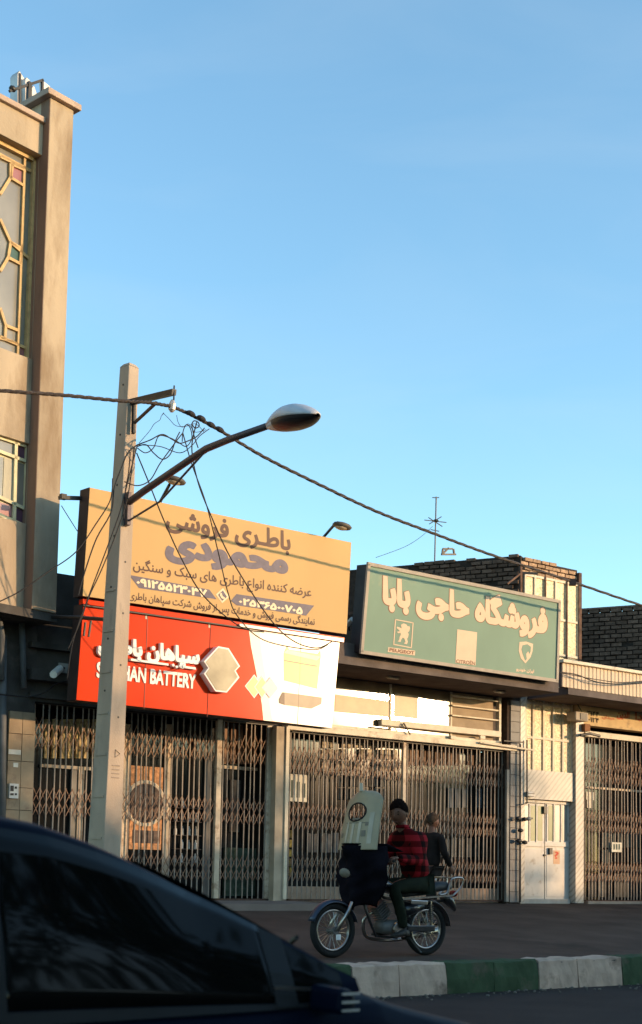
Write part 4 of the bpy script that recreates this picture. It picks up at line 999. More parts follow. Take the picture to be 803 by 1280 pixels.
# top bracket: two arms
UB = UP_ + axis_o(ztp)
FN = Frame(FA.n, pcen(6))                                # plane through pole, pointing to the road
FN = Frame(V((FA.n.x, FA.n.y, 0)), FA(UB, PV, 0))
def Q(x, y): return FN.P(x, y)
br = thing('cable_bracket', 'dark steel bracket holding the cables near the top of the pole', 'bracket', Q(165, 502))
MB().bar(Q(163, 503), Q(218, 490), .06, .07).build('arm', BLACKM, br); MB().bar(Q(168, 529), Q(196, 503), .03, .03).build('brace', BLACKM, br)
MB().bar(Q(167.5, 500), Q(167, 542), .06, .03, up=FN.n).build('mounting_plate', BLACKM, br)
MB().tube([Q(218, 482), Q(217.5, 500)], .010, 6).build('pin', BLACKM, br)
MB().tube([Q(216, 500), Q(216, 505), Q(215, 512), Q(215, 515)], [.02, .045, .045, .02], 8).build('insulator', SILVER, br)
# street lamp
UL = UP_ + axis_o(5.6); FN2 = Frame(V((FA.n.x, FA.n.y, 0)), FA(UL, PV, 0)); Q2 = lambda x, y: FN2.P(x, y)
lamp = thing('street_lamp', 'street lamp on a long rising steel arm clamped to the concrete pole', 'street lamp', Q2(161, 640))
MB().tube([Q2(161, 628), Q2(180, 614), Q2(215, 590), Q2(243, 571), Q2(258, 561), Q2(285, 550), Q2(336, 532)], [.045, .045, .043, .042, .042, .04, .038], 10).build('arm', ARMM, lamp, smooth=True)
MB().tube([Q2(161, 651), Q2(200, 627), Q2(256, 565)], .014, 6).build('stay', ARMM, lamp)
MB().bar(Q2(160, 616), Q2(159, 657), .11, .05, up=FN2.n).build('clamp_plate', ARMM, lamp)
hp = [Q2(335, 535), Q2(352, 524), Q2(372, 513), Q2(392, 513), Q2(399, 519)]
c0 = Q2(367, 520); L_ = (Q2(399, 519) - Q2(336, 534)) ; ld = L_.normalized(); ll = L_.length
ld = V((ld.x, ld.y, ld.z)); sd = FN2.n; udv = sd.cross(ld).normalized(); udv = udv if udv.z > 0 else -udv
def head_pt(a, ph, top=True):
    w = .185 * math.sin(math.pi * min(1, (a * .93 + .07)) ** 1.25) ** .75; hgt = .165 * math.sin(math.pi * min(1, a * .9 + .1) ** 1.05) ** .8
    return Q2(336, 533) + ld * (a * ll) + sd * (w * math.cos(ph)) + udv * (hgt * math.sin(ph) if top else -hgt * .60 * math.sin(ph))
mb = MB(); mb.grid(lambda a, b: head_pt(a * .98, b * math.pi, True), 16, 10); mb.build('housing', LAMPB, lamp, smooth=True, solid=.012)
mb = MB(); mb.grid(lambda a, b: head_pt(.25 + a * .71, b * math.pi, False), 14, 10); mb.build('lens', LAMPG, lamp, smooth=True)
mb = MB(); mb.grid(lambda a, b: head_pt(a * .26, b * math.pi, False), 5, 10); mb.build('gear_cover', LAMPB, lamp, smooth=True)
# main twisted cable along the street
def sag(pts, n=10):
    out = []
    for i in range(len(pts) - 1):
        p0 = pts[max(i - 1, 0)]; p1 = pts[i]; p2 = pts[i + 1]; p3 = pts[min(i + 2, len(pts) - 1)]
        for k in range(n):
            t = k / n; out.append(.5 * ((2 * p1) + (-p0 + p2) * t + (2 * p0 - 5 * p1 + 4 * p2 - p3) * t * t + (-p0 + 3 * p1 - 3 * p2 + p3) * t ** 3))
    out.append(pts[-1]); return out
vB = FN.at(216, 508).x + PV                              # how far out the bracket tip is
CB = lambda x, y, v=None: FA.P(x, y, vB if v is None else v)
mainc = thing('overhead_cable', 'thick twisted overhead cable running along the street past the pole', 'cable', CB(215, 509))
def strands(pts, R, r, turns, k, name, par, m_):
    path = sag(pts, 14); 
    for s_ in range(k):
        q = []
        for i, p in enumerate(path):
            d = (path[min(i + 1, len(path) - 1)] - path[max(i - 1, 0)]).normalized(); a = d.cross(V((0, 0, 1))).normalized(); b = a.cross(d)
            th = 2 * math.pi * (s_ / k) + i * turns; q.append(p + (a * math.cos(th) + b * math.sin(th)) * R)
        MB().tube(q, r, 5).build(name, m_, par, smooth=True)
strands([CB(-120, 477), CB(0, 488), CB(80, 494), CB(150, 501), CB(185, 503), CB(215, 508)], .012, .0125, .9, 3, 'strand', mainc, WIREM2)
strands([CB(215, 508), CB(240, 519, vB - .06), CB(275, 538, vB - .15), CB(330, 571, vB - .3), CB(400, 606, vB - .5), CB(470, 639, vB - .7), CB(540, 666, vB - .9), CB(610, 692, vB - 1.05), CB(700, 722, vB - 1.3), CB(803, 757, vB - 1.55), CB(900, 787, vB - 1.75), CB(1050, 828, vB - 1.85), CB(1300, 880, vB - 1.9)], .012, .0125, .9, 3, 'strand', mainc, WIREM2)
for x, y in ((239, 519), (252, 525), (264, 533), (275, 539)):
    MB().ell(CB(x, y - 2), V((.055, .02, -.02)), V((0, .035, 0)), V((0.01, 0, .034)), 8, 6).build('connector', WIREM, mainc)
MB().box(lambda a, b, c: CB(716, 728, vB - 1.32) + V((a, b, c)), -.05, .05, -.05, .05, -.05, .05).build('connector', WIREM, mainc)
# loose wires
def wire(label, pts, r=.008, v=PV + .35, cat='wire', pv=None, group=None, kind='loose_wire'):
    if pv is None: P_ = [FA.P(x, y, v) for x, y in pts]
    else: P_ = [FA.P(x, y, w) for (x, y), w in zip(pts, pv)]
    MB().tube(sag(P_, 8), r, 5).build(kind, WIREM, None, label=label, cat=cat, smooth=True, top=P_[0], group=group)
wire('wire dropping from pole joint down left to the lower shaft', [(172, 556), (160, 566), (152, 585), (143, 610), (139, 640), (120, 675), (104, 722), (98, 745)], .009)
wire('long wire crossing left from the pole to the flats at sill height', [(141, 598), (138, 625), (120, 655), (95, 690), (60, 715), (20, 742), (-20, 760)], .008)
wire('steep pair wire beside the pole passing in front of the yellow sign left end', [(172, 556), (163, 590), (150, 640), (132, 690), (113, 740), (92, 800), (84, 850)], .008)
wire('second steep wire ending at the red sign left edge', [(168, 560), (160, 620), (146, 665), (128, 710), (112, 745), (100, 778), (85, 812)], .008)
wire('wire hanging from pole joint across the yellow sign to its bottom edge', [(171, 566), (185, 600), (205, 650), (228, 700), (255, 745), (300, 783), (330, 790)], .009, v=2.5)
wire('long slack wire from the cable connectors over the slate name to white sign sheet', [(246, 528), (240, 560), (247, 600), (262, 640), (290, 700), (335, 770), (365, 800), (395, 810), (415, 802)], .009, v=2.9)
wire('inner slack wire beside the long one crossing the word on the yellow sign', [(229, 542), (240, 580), (258, 630), (273, 690), (285, 740), (297, 770), (330, 800), (390, 812), (410, 806)], .008, v=2.85)
wire('upper loop of wire between pole joint and main cable', [(172, 556), (188, 550), (203, 543), (215, 549), (225, 554), (238, 550), (247, 545), (256, 535)], .008)
wire('middle loop of wire sagging right of the pole', [(172, 560), (182, 566), (192, 560), (199, 545), (212, 547), (222, 552), (233, 558), (240, 548), (238, 535), (233, 531), (229, 540), (228, 552)], .007)
wire('lower loop of wire sagging widest right of the pole', [(172, 558), (183, 556), (192, 566), (203, 574), (213, 568), (220, 550), (225, 540)], .008)
wire('wire curving from shaft under the loops up to the cable', [(156, 602), (172, 607), (188, 600), (200, 580), (213, 562), (221, 551), (229, 541)], .008)
wire('small tight coil hanging from the main cable', [(240, 530), (243, 526), (248, 528), (249, 533), (244, 535), (240, 531), (243, 545), (248, 560)], .008)
wire('thin straight wire slanting over the loops to the connectors', [(172, 556), (200, 558), (225, 566), (240, 557), (250, 545), (262, 536)], .006)
wire('fine frayed wire zigzagging above the loops', [(174, 554), (187, 539), (193, 530), (200, 525), (202, 520), (205, 516), (203, 519)], .004)
wire('second frayed fine wire beneath the bracket', [(204, 516), (212, 524), (220, 532), (232, 533), (245, 530), (256, 541)], .004)
wire('third frayed fine wire curling near the connectors', [(221, 519), (223, 528), (228, 534), (236, 530), (244, 540), (258, 537)], .004)
wire('dark wire running down the front of the concrete pole', [(163, 565), (161, 590), (156, 620), (155, 650)], .008, v=PV + .22)
wire('wire hanging in front of the dark wall left of the red sign', [(85, 851), (70, 855), (55, 866), (35, 871), (0, 868), (-20, 866)], .012, v=.25)
wire('thin wire between flats corner and yellow sign side', [(77, 632), (85, 645), (97, 664)], .006, v=1.1)
wire('thin cable sagging over the corrugated canopy front', [(697, 840), (720, 843), (745, 852), (775, 855), (820, 852)], .011, v=1.12)
wire('second thin cable over the corrugated canopy front', [(700, 841), (722, 845), (750, 850), (780, 853), (830, 849)], .008, v=1.13)
wire('fine aerial lead drooping from the roof antenna to the left', [(541, 658), (525, 672), (505, 684), (470, 697)], .005, v=-1.9)
# cross rod near pole at left
rod = thing('crossbar', 'dark steel bar reaching from the flats corner to the pole', 'bar', FA.P(75, 770, .6))
MB().tube([FA.P(66, 771, .55), FA.P(100, 772, 1.6), FA.P(141, 775, 2.55)], .026, 6).build('bar', BLACKM, rod)
MB().bar(FA.P(107, 778, 1.75), FA.P(105, 795, 1.75), .02, .03, up=FA.n).build('hook', BLACKM, rod)
MB().bar(FA.P(114, 776, 1.9), FA.P(111, 796, 1.9), .02, .03, up=FA.n).build('hook', BLACKM, rod)
sb = thing('sign_bracket', 'black bar tying the yellow sign to the flats corner', 'bracket', FA.P(77, 622, 1.0))
MB().bar(FA.P(74, 622, 1.1), FA.P(106, 623, 1.1), .05, .05).build('bar', BLACKM, sb)
MB().box(lambda a, b, c: FA.P(79, 621, 1.1) + FA.t * a + FA.n * b + V((0, 0, c)), -.04, .04, -.04, .04, -.035, .035).build('clamp', BLACKM, sb)

# roof floodlights, antenna, camera
def flood(label, base, elbow, head, v, s=1.0):
    f = thing('roof_floodlight', label, 'floodlight', FA.P(*base, v), 'floodlights on arms over the yellow sign')
    MB().tube([FA.P(*base, v), FA.P(*elbow, v + .4)], .022, 6).build('arm', BLACKM, f)
    c = FA.P(*head, v + .5); r = .17 * s
    MB().ell(c, FA.t * r + V((0, 0, -.02)), FA.n * r * .7, V((0, 0, .05 * s)), 12, 6).build('head', mat('flood_head', (.10, .085, .07), .5), f, smooth=True)
    MB().ell(c - V((0, 0, .02)), FA.t * r * .7, FA.n * r * .5, V((0, 0, .045 * s)), 12, 6).build('lens', mat('flood_lens', (.45, .36, .25), .3), f, smooth=True)
    MB().tube([FA.P(*elbow, v + .4), c + V((0, 0, .05)) - FA.t * r * .5], .014, 5).build('bracket', BLACKM, f)
flood('floodlight on a short arm above the yellow sign right end', (405, 671), (419, 655), (428, 657.5), 1.2)
flood('floodlight above the yellow sign beside the street lamp arm', (200, 628), (212, 606), (219, 600.5), 1.2)
an = thing('tv_antenna', 'tall thin television antenna on the roof behind the green sign', 'antenna', FA.P(544, 700, -2))
MB().tube([FA.P(543.5, 706, -2), FA.P(545.5, 621, -2)], .014, 5).build('mast', BLACKM, an)
for (x0, y0, x1, y1) in ((531, 650, 558, 653), (536, 647, 553, 658), (537, 655, 552, 646), (539, 662, 549, 664), (541, 622, 549, 622)):
    MB().tube([FA.P(x0, y0, -1.9), FA.P(x1, y1, -2.1)], .010, 5).build('element', BLACKM, an)
MB().ell(FA.P(545, 651, -2), V((.06, 0, 0)), V((0, .06, 0)), V((0, 0, .03)), 8, 5).build('junction', BLACKM, an)
rf = thing('roof_bracket', 'small black wire bracket on the brick parapet right of the antenna', 'bracket', FA.P(560, 694, -.9))
for (x0, y0, x1, y1) in ((553, 693, 554, 686), (554, 686, 566, 686), (567, 686, 568, 693), (553, 693, 561, 685), (552, 693, 570, 693)):
    MB().bar(FA.P(x0, y0, -.9), FA.P(x1, y1, -.9), .03, .03).build('rod', BLACKM, rf)
cc_ = thing('security_camera', 'white security camera on a square plate left of the red sign', 'camera', FA.P(80, 836, .1))
fbox('plate', mat('plate_grey', (.33, .32, .30), .6), cc_, 74, 86, 829, 841, .16, .19); MB().tube([FA.P(75, 836, .26), FA.P(67, 843, .55)], .055, 10).build('body', mat('camera_white', (.8, .76, .66), .4), cc_)
MB().tube([FA.P(80, 835, .19), FA.P(73, 838, .32)], .02, 6).build('arm', BLACKM, cc_)
sc2 = thing('security_camera', 'small pale camera on the wall between yellow and green signs', 'camera', FA.P(437, 778, .2))
MB().tube([FA.P(433, 782, .2), FA.P(441, 774, .4)], .045, 8).build('body', MATS['camera_white'], sc2); MB().bar(FA.P(436, 780, .2), FA.P(437, 788, .0), .03, .03).build('arm', BLACKM, sc2)

# ================================================================== ACROSS THE STREET (behind the camera; it shades the lower storeys)
kn, kt = SUN_H.dot(FA.n), SUN_H.dot(FA.t)
TANE = math.tan(SUN_EL)
WALLO = mat('opposite_render', (.20, .15, .11), .9, var=.12, scale=1)
def across(u0, u1, zshade, label, vf=28.0):
    L_ = vf / kn; H = zshade + L_ * TANE; s0, s1 = u0 + L_ * kt, u1 + L_ * kt
    b = thing('opposite_building', label, 'building', FA((s0 + s1) / 2, vf + 4, .15), 'buildings across the street')
    bx('wall', WALLO, b, FA, s0, s1, vf, vf + 9, .1, H - .15)
    bx('parapet', PLASTER_CAP, b, FA, s0 - .05, s1 + .05, vf - .08, vf + 9.1, H - .15, H)
    n = max(2, int((s1 - s0) / 3.2)); w = (s1 - s0) / n
    for i in range(n):
        a = s0 + w * i
        sh = bx('shop_shutter', mat('shutter_grey', (.25, .25, .26), .5, metal=.3), b, FA, a + .3, a + w - .3, vf - .04, vf + .02, .15, 2.7)
        for k in range(12): bx('slat', MATS['shutter_grey'], sh, FA, a + .32, a + w - .32, vf - .06, vf - .035, .2 + k * .2, .34 + k * .2)
        if H > 5.6:
            wd = bx('window', GLASSG, b, FA, a + .7, a + w - .7, vf - .03, vf + .02, 3.7, 5.1)
            bx('frame', CREAM, wd, FA, a + .62, a + w - .62, vf - .06, vf - .031, 3.6, 3.7); bx('frame', CREAM, wd, FA, a + .62, a + w - .62, vf - .06, vf - .031, 5.1, 5.18); bx('frame', CREAM, wd, FA, a + w / 2 - .03, a + w / 2 + .03, vf - .05, vf - .031, 3.7, 5.1)
across(-30, -1.2, 1.35, 'long low rendered shop row across the street, left of three')
across(-1.15, 3.2, 1.75, 'rendered two storey shop across the street, middle of three')
across(3.25, 16, 1.0, 'rendered shop row across the street, right of three')
LEAFM = mat('street_tree_leaf', (.055, .085, .025), .7, var=.4, scale=3, bump=0)
BARK = mat('bark', (.11, .08, .055), .95, var=.3, scale=8, bump=.5)
for k, uw in enumerate((-9.5, -4.5, .3, 3.6)):
    vf = 25.0; L_ = vf / kn; u = uw + L_ * kt; r = random.Random(40 + k)
    tb = thing('street_tree', 'leafy street tree across the road, number %s from the left by the far pavement' % ('one', 'two', 'three', 'four')[k], 'tree', FA(u, vf, .14), 'trees across the street')
    top = 3.35 + L_ * TANE; cz = top - 1.7
    MB().tube([FA(u, vf, .1), FA(u + .1, vf, 1.5), FA(u, vf + .1, 3.2), FA(u + .1, vf, cz + .6)], [.16, .13, .10, .04], 8).build('trunk', BARK, tb)
    lm = MB()
    for j in range(7):
        a = r.uniform(0, 6.28); e = FA(u + math.cos(a) * 1.5, vf + math.sin(a) * 1.3, cz + r.uniform(-.4, 1.0)); lm.tube([FA(u, vf, 2.6 + j * .15), e], [.05, .015], 5)
    lm.build('limb', BARK, tb)
    cm = MB(); cl = [(r.gauss(0, .95), r.gauss(0, .8), r.uniform(-1.4, 1.45)) for _ in range(34)]
    for j in range(3000):
        c = r.choice(cl); p = (c[0] + r.gauss(0, .27), c[1] + r.gauss(0, .27), c[2] + r.gauss(0, .2))
        if p[2] > 1.7: continue
        o_ = FA(u + p[0], vf + p[1], cz + p[2]); a = V((r.gauss(0, 1), r.gauss(0, 1), r.gauss(0, 1))).normalized(); b = a.cross(V((r.gauss(0, 1), r.gauss(0, 1), r.gauss(0, 1)))).normalized(); s_ = r.uniform(.05, .09)
        cm.add([o_ - a * s_, o_ + b * s_ * .5, o_ + a * s_, o_ - b * s_ * .5], [(0, 1, 2, 3)])
    cm.build('crown', LEAFM, tb)

for k, (uw, vw, nm) in enumerate(((-8.5, 22.0, 'left'), (-3.0, 21.0, 'middle'), (2.6, 22.0, 'right'))):
    r = random.Random(80 + k)
    tb = thing('shade_tree', 'tall dense shade tree on the near side of the street, %s of three' % nm, 'tree', FA(uw, vw, .0), 'near side shade trees')
    MB().tube([FA(uw, vw, -.1), FA(uw + .1, vw, 2.5), FA(uw, vw + .1, 5.0), FA(uw + .1, vw, 8.0)], [.26, .20, .15, .05], 9).build('trunk', BARK, tb)
    lm = MB()
    for j in range(12):
        a = r.uniform(0, 6.28); lm.tube([FA(uw, vw, 3.2 + j * .35), FA(uw + math.cos(a) * 2.4, vw + math.sin(a) * 2.2, 5.2 + j * .35)], [.08, .02], 5)
    lm.build('limb', BARK, tb)
    cl = []
    for j in range(90):
        a = r.uniform(0, 6.28); rr2 = 3.1 * math.sqrt(r.random()); zz = r.uniform(-1, 1); rr2 *= math.sqrt(1 - .8 * zz * zz); cl.append((rr2 * math.cos(a), rr2 * math.sin(a) * .9, 6.6 + 2.7 * zz))
    cm = MB()
    for j in range(6500):
        c = r.choice(cl); o_ = FA(uw + c[0] + r.gauss(0, .36), vw + c[1] + r.gauss(0, .36), c[2] + r.gauss(0, .28)); a = V((r.gauss(0, 1), r.gauss(0, 1), r.gauss(0, 1))).normalized(); b = a.cross(V((r.gauss(0, 1), r.gauss(0, 1), r.gauss(0, 1)))).normalized(); s_ = r.uniform(.10, .17)
        cm.add([o_ - a * s_, o_ + b * s_ * .55, o_ + a * s_, o_ - b * s_ * .55], [(0, 1, 2, 3)])
    cm.build('crown', LEAFM, tb)

# ================================================================== MOTORCYCLE AND RIDER
BV = 6.0
FW = -FA.t; N_ = FA.n; UPV = V((0, 0, 1))
def B(x, y, off=0.0): return FA.P(x, y, BV) + N_ * off
bz0 = ground_z(BV)
RW_ = .30
fc = FA(FA.at(416, 1165, BV).x, BV, bz0 + RW_); rc = FA(FA.at(532, 1162, BV).x, BV, bz0 + RW_)
TYRE = mat('tyre_rubber', (.018, .018, .018), .8, var=.2, bump=.3); CHROME = mat('chrome', (.36, .34, .33), .28, metal=1, var=.05, bump=0); ENG = mat('engine_alloy', (.13, .125, .125), .5, metal=.2, var=.2)
BKBLK = mat('black_bike_paint', (.015, .015, .018), .3, var=.1, bump=0, coat=.5); BLUEF = mat('bluish_fender', (.032, .046, .075), .3, metal=.4, var=.1); SEATM = mat('seat_vinyl', (.028, .030, .032), .5, var=.2, bump=.2)
bike = thing('motorcycle', 'dark commuter motorcycle with tall taped windscreen ridden leftwards along the road', 'motorcycle', FA((FA.at(475, 1165, BV)).x, BV, bz0))
def wheel(c, nm):
    w = MB().torus(c, FW, UPV, RW_ - .038, .038, 40, 8).build('wheel', TYRE, bike, smooth=True, label=nm)
    MB().torus(c, FW, UPV, RW_ - .082, .016, 40, 6, 1.2).build('rim', CHROME, w, smooth=True)
    MB().tube([c - N_ * .06, c + N_ * .06], .045, 12).build('hub', ENG, w)
    sp = MB()
    for k in range(36):
        a = 2 * math.pi * k / 36; d = FW * math.cos(a) + UPV * math.sin(a); a2 = a + .25 * (1 if k % 2 else -1); d2 = FW * math.cos(a2) + UPV * math.sin(a2)
        sp.tube([c + d2 * .04 + N_ * (.04 if k % 2 else -.04), c + d * (RW_ - .085)], .0028, 4)
    sp.build('spokes', CHROME, w)
wheel(fc, 'front wheel under the blue fender'); wheel(rc, 'rear wheel under the carrier')
def fender(c, a0, a1, R_, w, m_, nm):
    mb = MB()
    mb.grid(lambda a, b: c + (FW * math.cos(a0 + (a1 - a0) * a) + UPV * math.sin(a0 + (a1 - a0) * a)) * (R_ - .03 * (2 * b - 1) ** 2) + N_ * (w * (2 * b - 1)), 16, 6)
    mb.build(nm, m_, bike, smooth=True, solid=.006)
fender(fc, math.radians(18), math.radians(165), RW_ + .035, .06, BLUEF, 'front_fender')
fender(rc, math.radians(20), math.radians(175), RW_ + .05, .07, BKBLK, 'rear_fender')
head_top = B(448, 1092); head_bot = B(441, 1118)
for s in (-1, 1):
    o = N_ * (.085 * s)
    MB().tube([fc + o, fc + o + (head_bot - fc) * .55, head_top + o], [.024, .020, .016], 8).build('fork_leg', CHROME, bike, smooth=True)
MB().bar(head_bot - N_ * .12, head_bot + N_ * .12, .05, .03).build('fork_yoke', BKBLK, bike)
# handlebar
hbp = B(452, 1084); 
gl, gr = B(467, 1076), B(467, 1076)
MB().tube(sag([gl - N_ * .36, gl - N_ * .24 + FW * .05 + UPV * .01, hbp - N_ * .12 + UPV * .02, hbp + UPV * .0, hbp + N_ * .12 + UPV * .02, gl + N_ * .24 + FW * .05 + UPV * .01, gl + N_ * .36], 5), .012, 8).build('handlebar', CHROME, bike, smooth=True)
for s in (-1, 1):
    MB().tube([gl + N_ * (.24 * s), gl + N_ * (.37 * s)], .018, 10).build('grip', TYRE, bike)
    MB().tube([gl + N_ * (.24 * s) + FW * .03, gl + N_ * (.36 * s) + FW * .07 + UPV * -.01], .006, 5).build('lever', CHROME, bike)
MB().ell(B(444, 1096), FW * .09, N_ * .10, UPV * .09, 14, 8).build('headlamp', CHROME, bike, smooth=True)
# frame, tank, seat
MB().tube([B(448, 1106), B(462, 1150), B(470, 1170), B(496, 1172), B(512, 1140)], .018, 8).build('frame_tube', BKBLK, bike, smooth=True)
MB().tube([B(450, 1100), B(480, 1122), B(512, 1128), B(556, 1126)], .018, 8).build('frame_tube', BKBLK, bike, smooth=True)
tk = MB(); 
def loft(secs, n=14, close=True):
    """secs: (centre, fwd-less half width, up half, down half, power)"""
    mb = MB(); k = len(secs)
    for c, w, hu, hd in secs:
        for j in range(n):
            a = 2 * math.pi * j / n; ca, sa = math.cos(a), math.sin(a)
            x = math.copysign(abs(ca) ** .75, ca) * w; z = math.copysign(abs(sa) ** .75, sa) * (hu if sa > 0 else hd)
            mb.v.append(c + N_ * x + UPV * z)
    for i in range(k - 1):
        for j in range(n): q = (j + 1) % n; mb.f.append((i * n + j, i * n + q, (i + 1) * n + q, (i + 1) * n + j))
    mb.f.append(tuple(range(n))); mb.f.append(tuple((k - 1) * n + j for j in range(n))[::-1]); return mb
loft([(B(455, 1108), .05, .04, .04), (B(462, 1106), .11, .08, .07), (B(475, 1106), .13, .09, .07), (B(488, 1112), .11, .07, .05), (B(496, 1117), .06, .04, .03)]).build('fuel_tank', BKBLK, bike, smooth=True)
loft([(B(492, 1119), .08, .03, .03), (B(505, 1117), .12, .035, .04), (B(525, 1114), .13, .045, .05), (B(540, 1109), .13, .07, .06), (B(553, 1108), .12, .06, .05), (B(559, 1109), .09, .04, .03)]).build('seat', SEATM, bike, smooth=True)
MB().bar(B(492, 1124) + N_ * .13, B(556, 1119) + N_ * .13, .006, .018).build('seat_trim', CHROME, bike)
loft([(B(500, 1137), .10, .07, .08), (B(512, 1135), .12, .07, .08), (B(524, 1133), .10, .05, .05)]).build('side_cover', BKBLK, bike, smooth=True)
MB().bar(B(503, 1127) + N_ * .15, B(524, 1128) + N_ * .15, .02, .05).build('side_badge', CHROME, bike, bevel=.01)
# carrier
for s in (-1, 1):
    o = N_ * (.13 * s)
    MB().tube(sag([B(540, 1118) + o, B(549, 1116) + o, B(553, 1104) + o, B(556, 1098) + o * 1.1, B(566, 1097) + o * 1.1, B(569, 1101) + o * 1.1, B(566, 1110) + o, B(556, 1120) + o], 4), .012, 6).build('carrier_rail', CHROME, bike, smooth=True)
    MB().bar(B(550, 1117) + o, B(554, 1101) + o, .03, .02).build('grab_plate', CHROME, bike)
for x, y in ((541, 1097), (549, 1096.5), (557, 1097), (565, 1097)):
    MB().tube([B(x, y) - N_ * .15, B(x, y) + N_ * .15], .007, 5).build('carrier_bar', CHROME, bike)
loft([(B(554, 1122), .06, .06, .04), (B(562, 1126), .07, .05, .07), (B(568, 1134), .04, .02, .05)]).build('tail_unit', BKBLK, bike, smooth=True)
MB().ell(B(567, 1117), FW * .03, N_ * .07, UPV * .04, 10, 6).build('tail_light', mat('tail_red', (.25, .01, .01), .25, bump=0), bike, smooth=True)
for s in (-1, 1):
    c1, c2 = B(530, 1126) + N_ * (.12 * s), rc + N_ * (.11 * s)
    sh = MB().tube([c1, c2], .012, 6).build('shock_absorber', CHROME, bike)
    mb = MB(); path = [c1 + (c2 - c1) * (.12 + .62 * i / 60) + (FW * math.cos(i * .9) + N_ * math.sin(i * .9)) * .026 for i in range(61)]
    mb.tube(path, .006, 5).build('spring', CHROME, sh)
    MB().bar(B(505, 1160) + N_ * (.10 * s), rc + N_ * (.10 * s), .025, .035).build('swing_arm', BKBLK, bike)
# engine
loft([(B(474, 1158), .10, .06, .07), (B(484, 1158), .13, .09, .09), (B(498, 1158), .13, .08, .09), (B(508, 1160), .09, .05, .06)]).build('crankcase', ENG, bike, smooth=True)
MB().tube([B(487, 1160) + N_ * .12, B(487, 1160) + N_ * .165], .07, 18).build('engine_cover', CHROME, bike, bevel=.01)
cy = MB()
for k in range(7):
    c = B(479, 1146) + (B(470, 1130) - B(479, 1146)) * (k / 6); cy.bar(c - N_ * .085, c + N_ * .085, .15, .010, up=(B(470, 1130) - B(479, 1146)).normalized())
cy.build('cylinder_fins', ENG, bike)
MB().tube(sag([B(470, 1140) + N_ * -.05, B(462, 1150) + N_ * -.10, B(468, 1172) + N_ * -.13, B(500, 1176) + N_ * -.14, B(522, 1172) + N_ * -.15], 5), .02, 8).build('exhaust_pipe', CHROME, bike, smooth=True)
MB().tube([B(518, 1172) + N_ * -.15, B(560, 1163) + N_ * -.15], .045, 12).build('silencer', CHROME, bike, smooth=True)
MB().bar(B(500, 1160) + N_ * .13, B(535, 1160) + N_ * .12, .02, .07).build('chain_case', BKBLK, bike, bevel=.01)
for s in (-1, 1): MB().tube([B(497, 1172) + N_ * .08 * s, B(497, 1172) + N_ * .22 * s], .014, 8).build('footpeg', TYRE, bike)
MB().tube([B(505, 1172) + N_ * .1, B(515, 1190) + N_ * .16], .010, 6).build('side_stand', BKBLK, bike)
# windscreen with an oval cut-out and taped repairs
WSM = mat('yellowed_windscreen_plastic', (.36, .30, .20), .45, var=.12, scale=4, dirt=(.20, .16, .11), dirt_amt=.3, dirt_scale=5, trans=.12)
wp = B(438, 1062); wtop = B(439, 987); WH = wtop.z - wp.z
def wsp(a, b, lift=0):
    x = 2 * a - 1
    hw_ = .35 - .04 * b
    if b > .74: hw_ *= math.sqrt(max(0.0, 1 - ((b - .74) / .262) ** 2.6)) * .999 + .001
    return wp + N_ * (x * hw_) - FW * (.10 * x * x + .10 * b + .04 * b * b) + UPV * (WH * b) + FW * lift
hole = lambda a, b: ((2 * a - 1) / .46) ** 2 + ((b - .63) / .15) ** 2 < 1
mb = MB(); mb.grid(wsp, 44, 60, skip=hole); wsd = mb.build('windscreen', WSM, bike, smooth=True, solid=.005, label='yellowed plastic windscreen with oval opening')
mb = MB(); mb.tube([wsp(.5 + .23 * math.cos(t), .63 + .153 * math.sin(t), .004) for t in [i * math.pi / 16 for i in range(33)]], .009, 6).build('opening_rim', TYRE, wsd)
def wpatch(a0, a1, b0, b1, m_, nm='tape_strip'):
    mb = MB(); mb.grid(lambda a, b: wsp(a0 + (a1 - a0) * a, b0 + (b1 - b0) * b, .006), 4, 4).build(nm, m_, wsd, solid=.002)
TAPE = mat('pale_tape', (.42, .37, .29), .5, bump=0); TAPED = mat('dark_tape', (.16, .14, .11), .5, bump=0)
for a in [(.30, .36, .12, .46, TAPE), (.46, .52, .10, .44, TAPE), (.62, .68, .12, .46, TAPE), (.25, .75, .44, .455, TAPED), (.82, .90, .10, .62, TAPE), (.76, .82, .40, .46, TAPED), (.70, .78, .22, .32, TAPED), (.10, .20, .20, .28, TAPED), (.44, .62, .50, .53, TAPED)]: wpatch(*a)
MB().tube([wsp(.52, .985), wsp(.52, .985) + UPV * .09], .022, 8).build('top_post', TAPE, wsd)
# dark cloth leg cover
CLOTH = mat('dark_navy_cover', (.007, .006, .009), .95, spec=.03, var=.5, scale=4, bump=.3, bscale=14)
ap = B(440, 1136); at_ = B(440, 1057); AH = at_.z - ap.z
def cvr(a, b):
    x = 2 * a - 1; hw_ = .30 + .12 * math.sin(math.pi * min(1, b * .85 + .1)) - .12 * (1 - b) ** 2
    fold = .030 * math.sin(a * 19 + b * 4) * (1.1 - b * .7) + .020 * math.sin(b * 11 + a * 7) + .012 * math.sin(b * 23 - a * 13)
    return ap + N_ * (x * hw_) + FW * (.10 - .30 * abs(x) ** 1.8 + fold) + UPV * (AH * b + .05 * math.sin(a * 8 + 1) * (1 - b) ** 2)
MB().grid(cvr, 30, 22).build('leg_cover', CLOTH, bike, smooth=True, solid=.012)
MB().grid(lambda a, b: cvr(a, 1) + (B(462, 1061) - at_) * b * .9 + UPV * (.02 - .05 * b), 20, 5).build('leg_cover', CLOTH, bike, smooth=True, solid=.012)
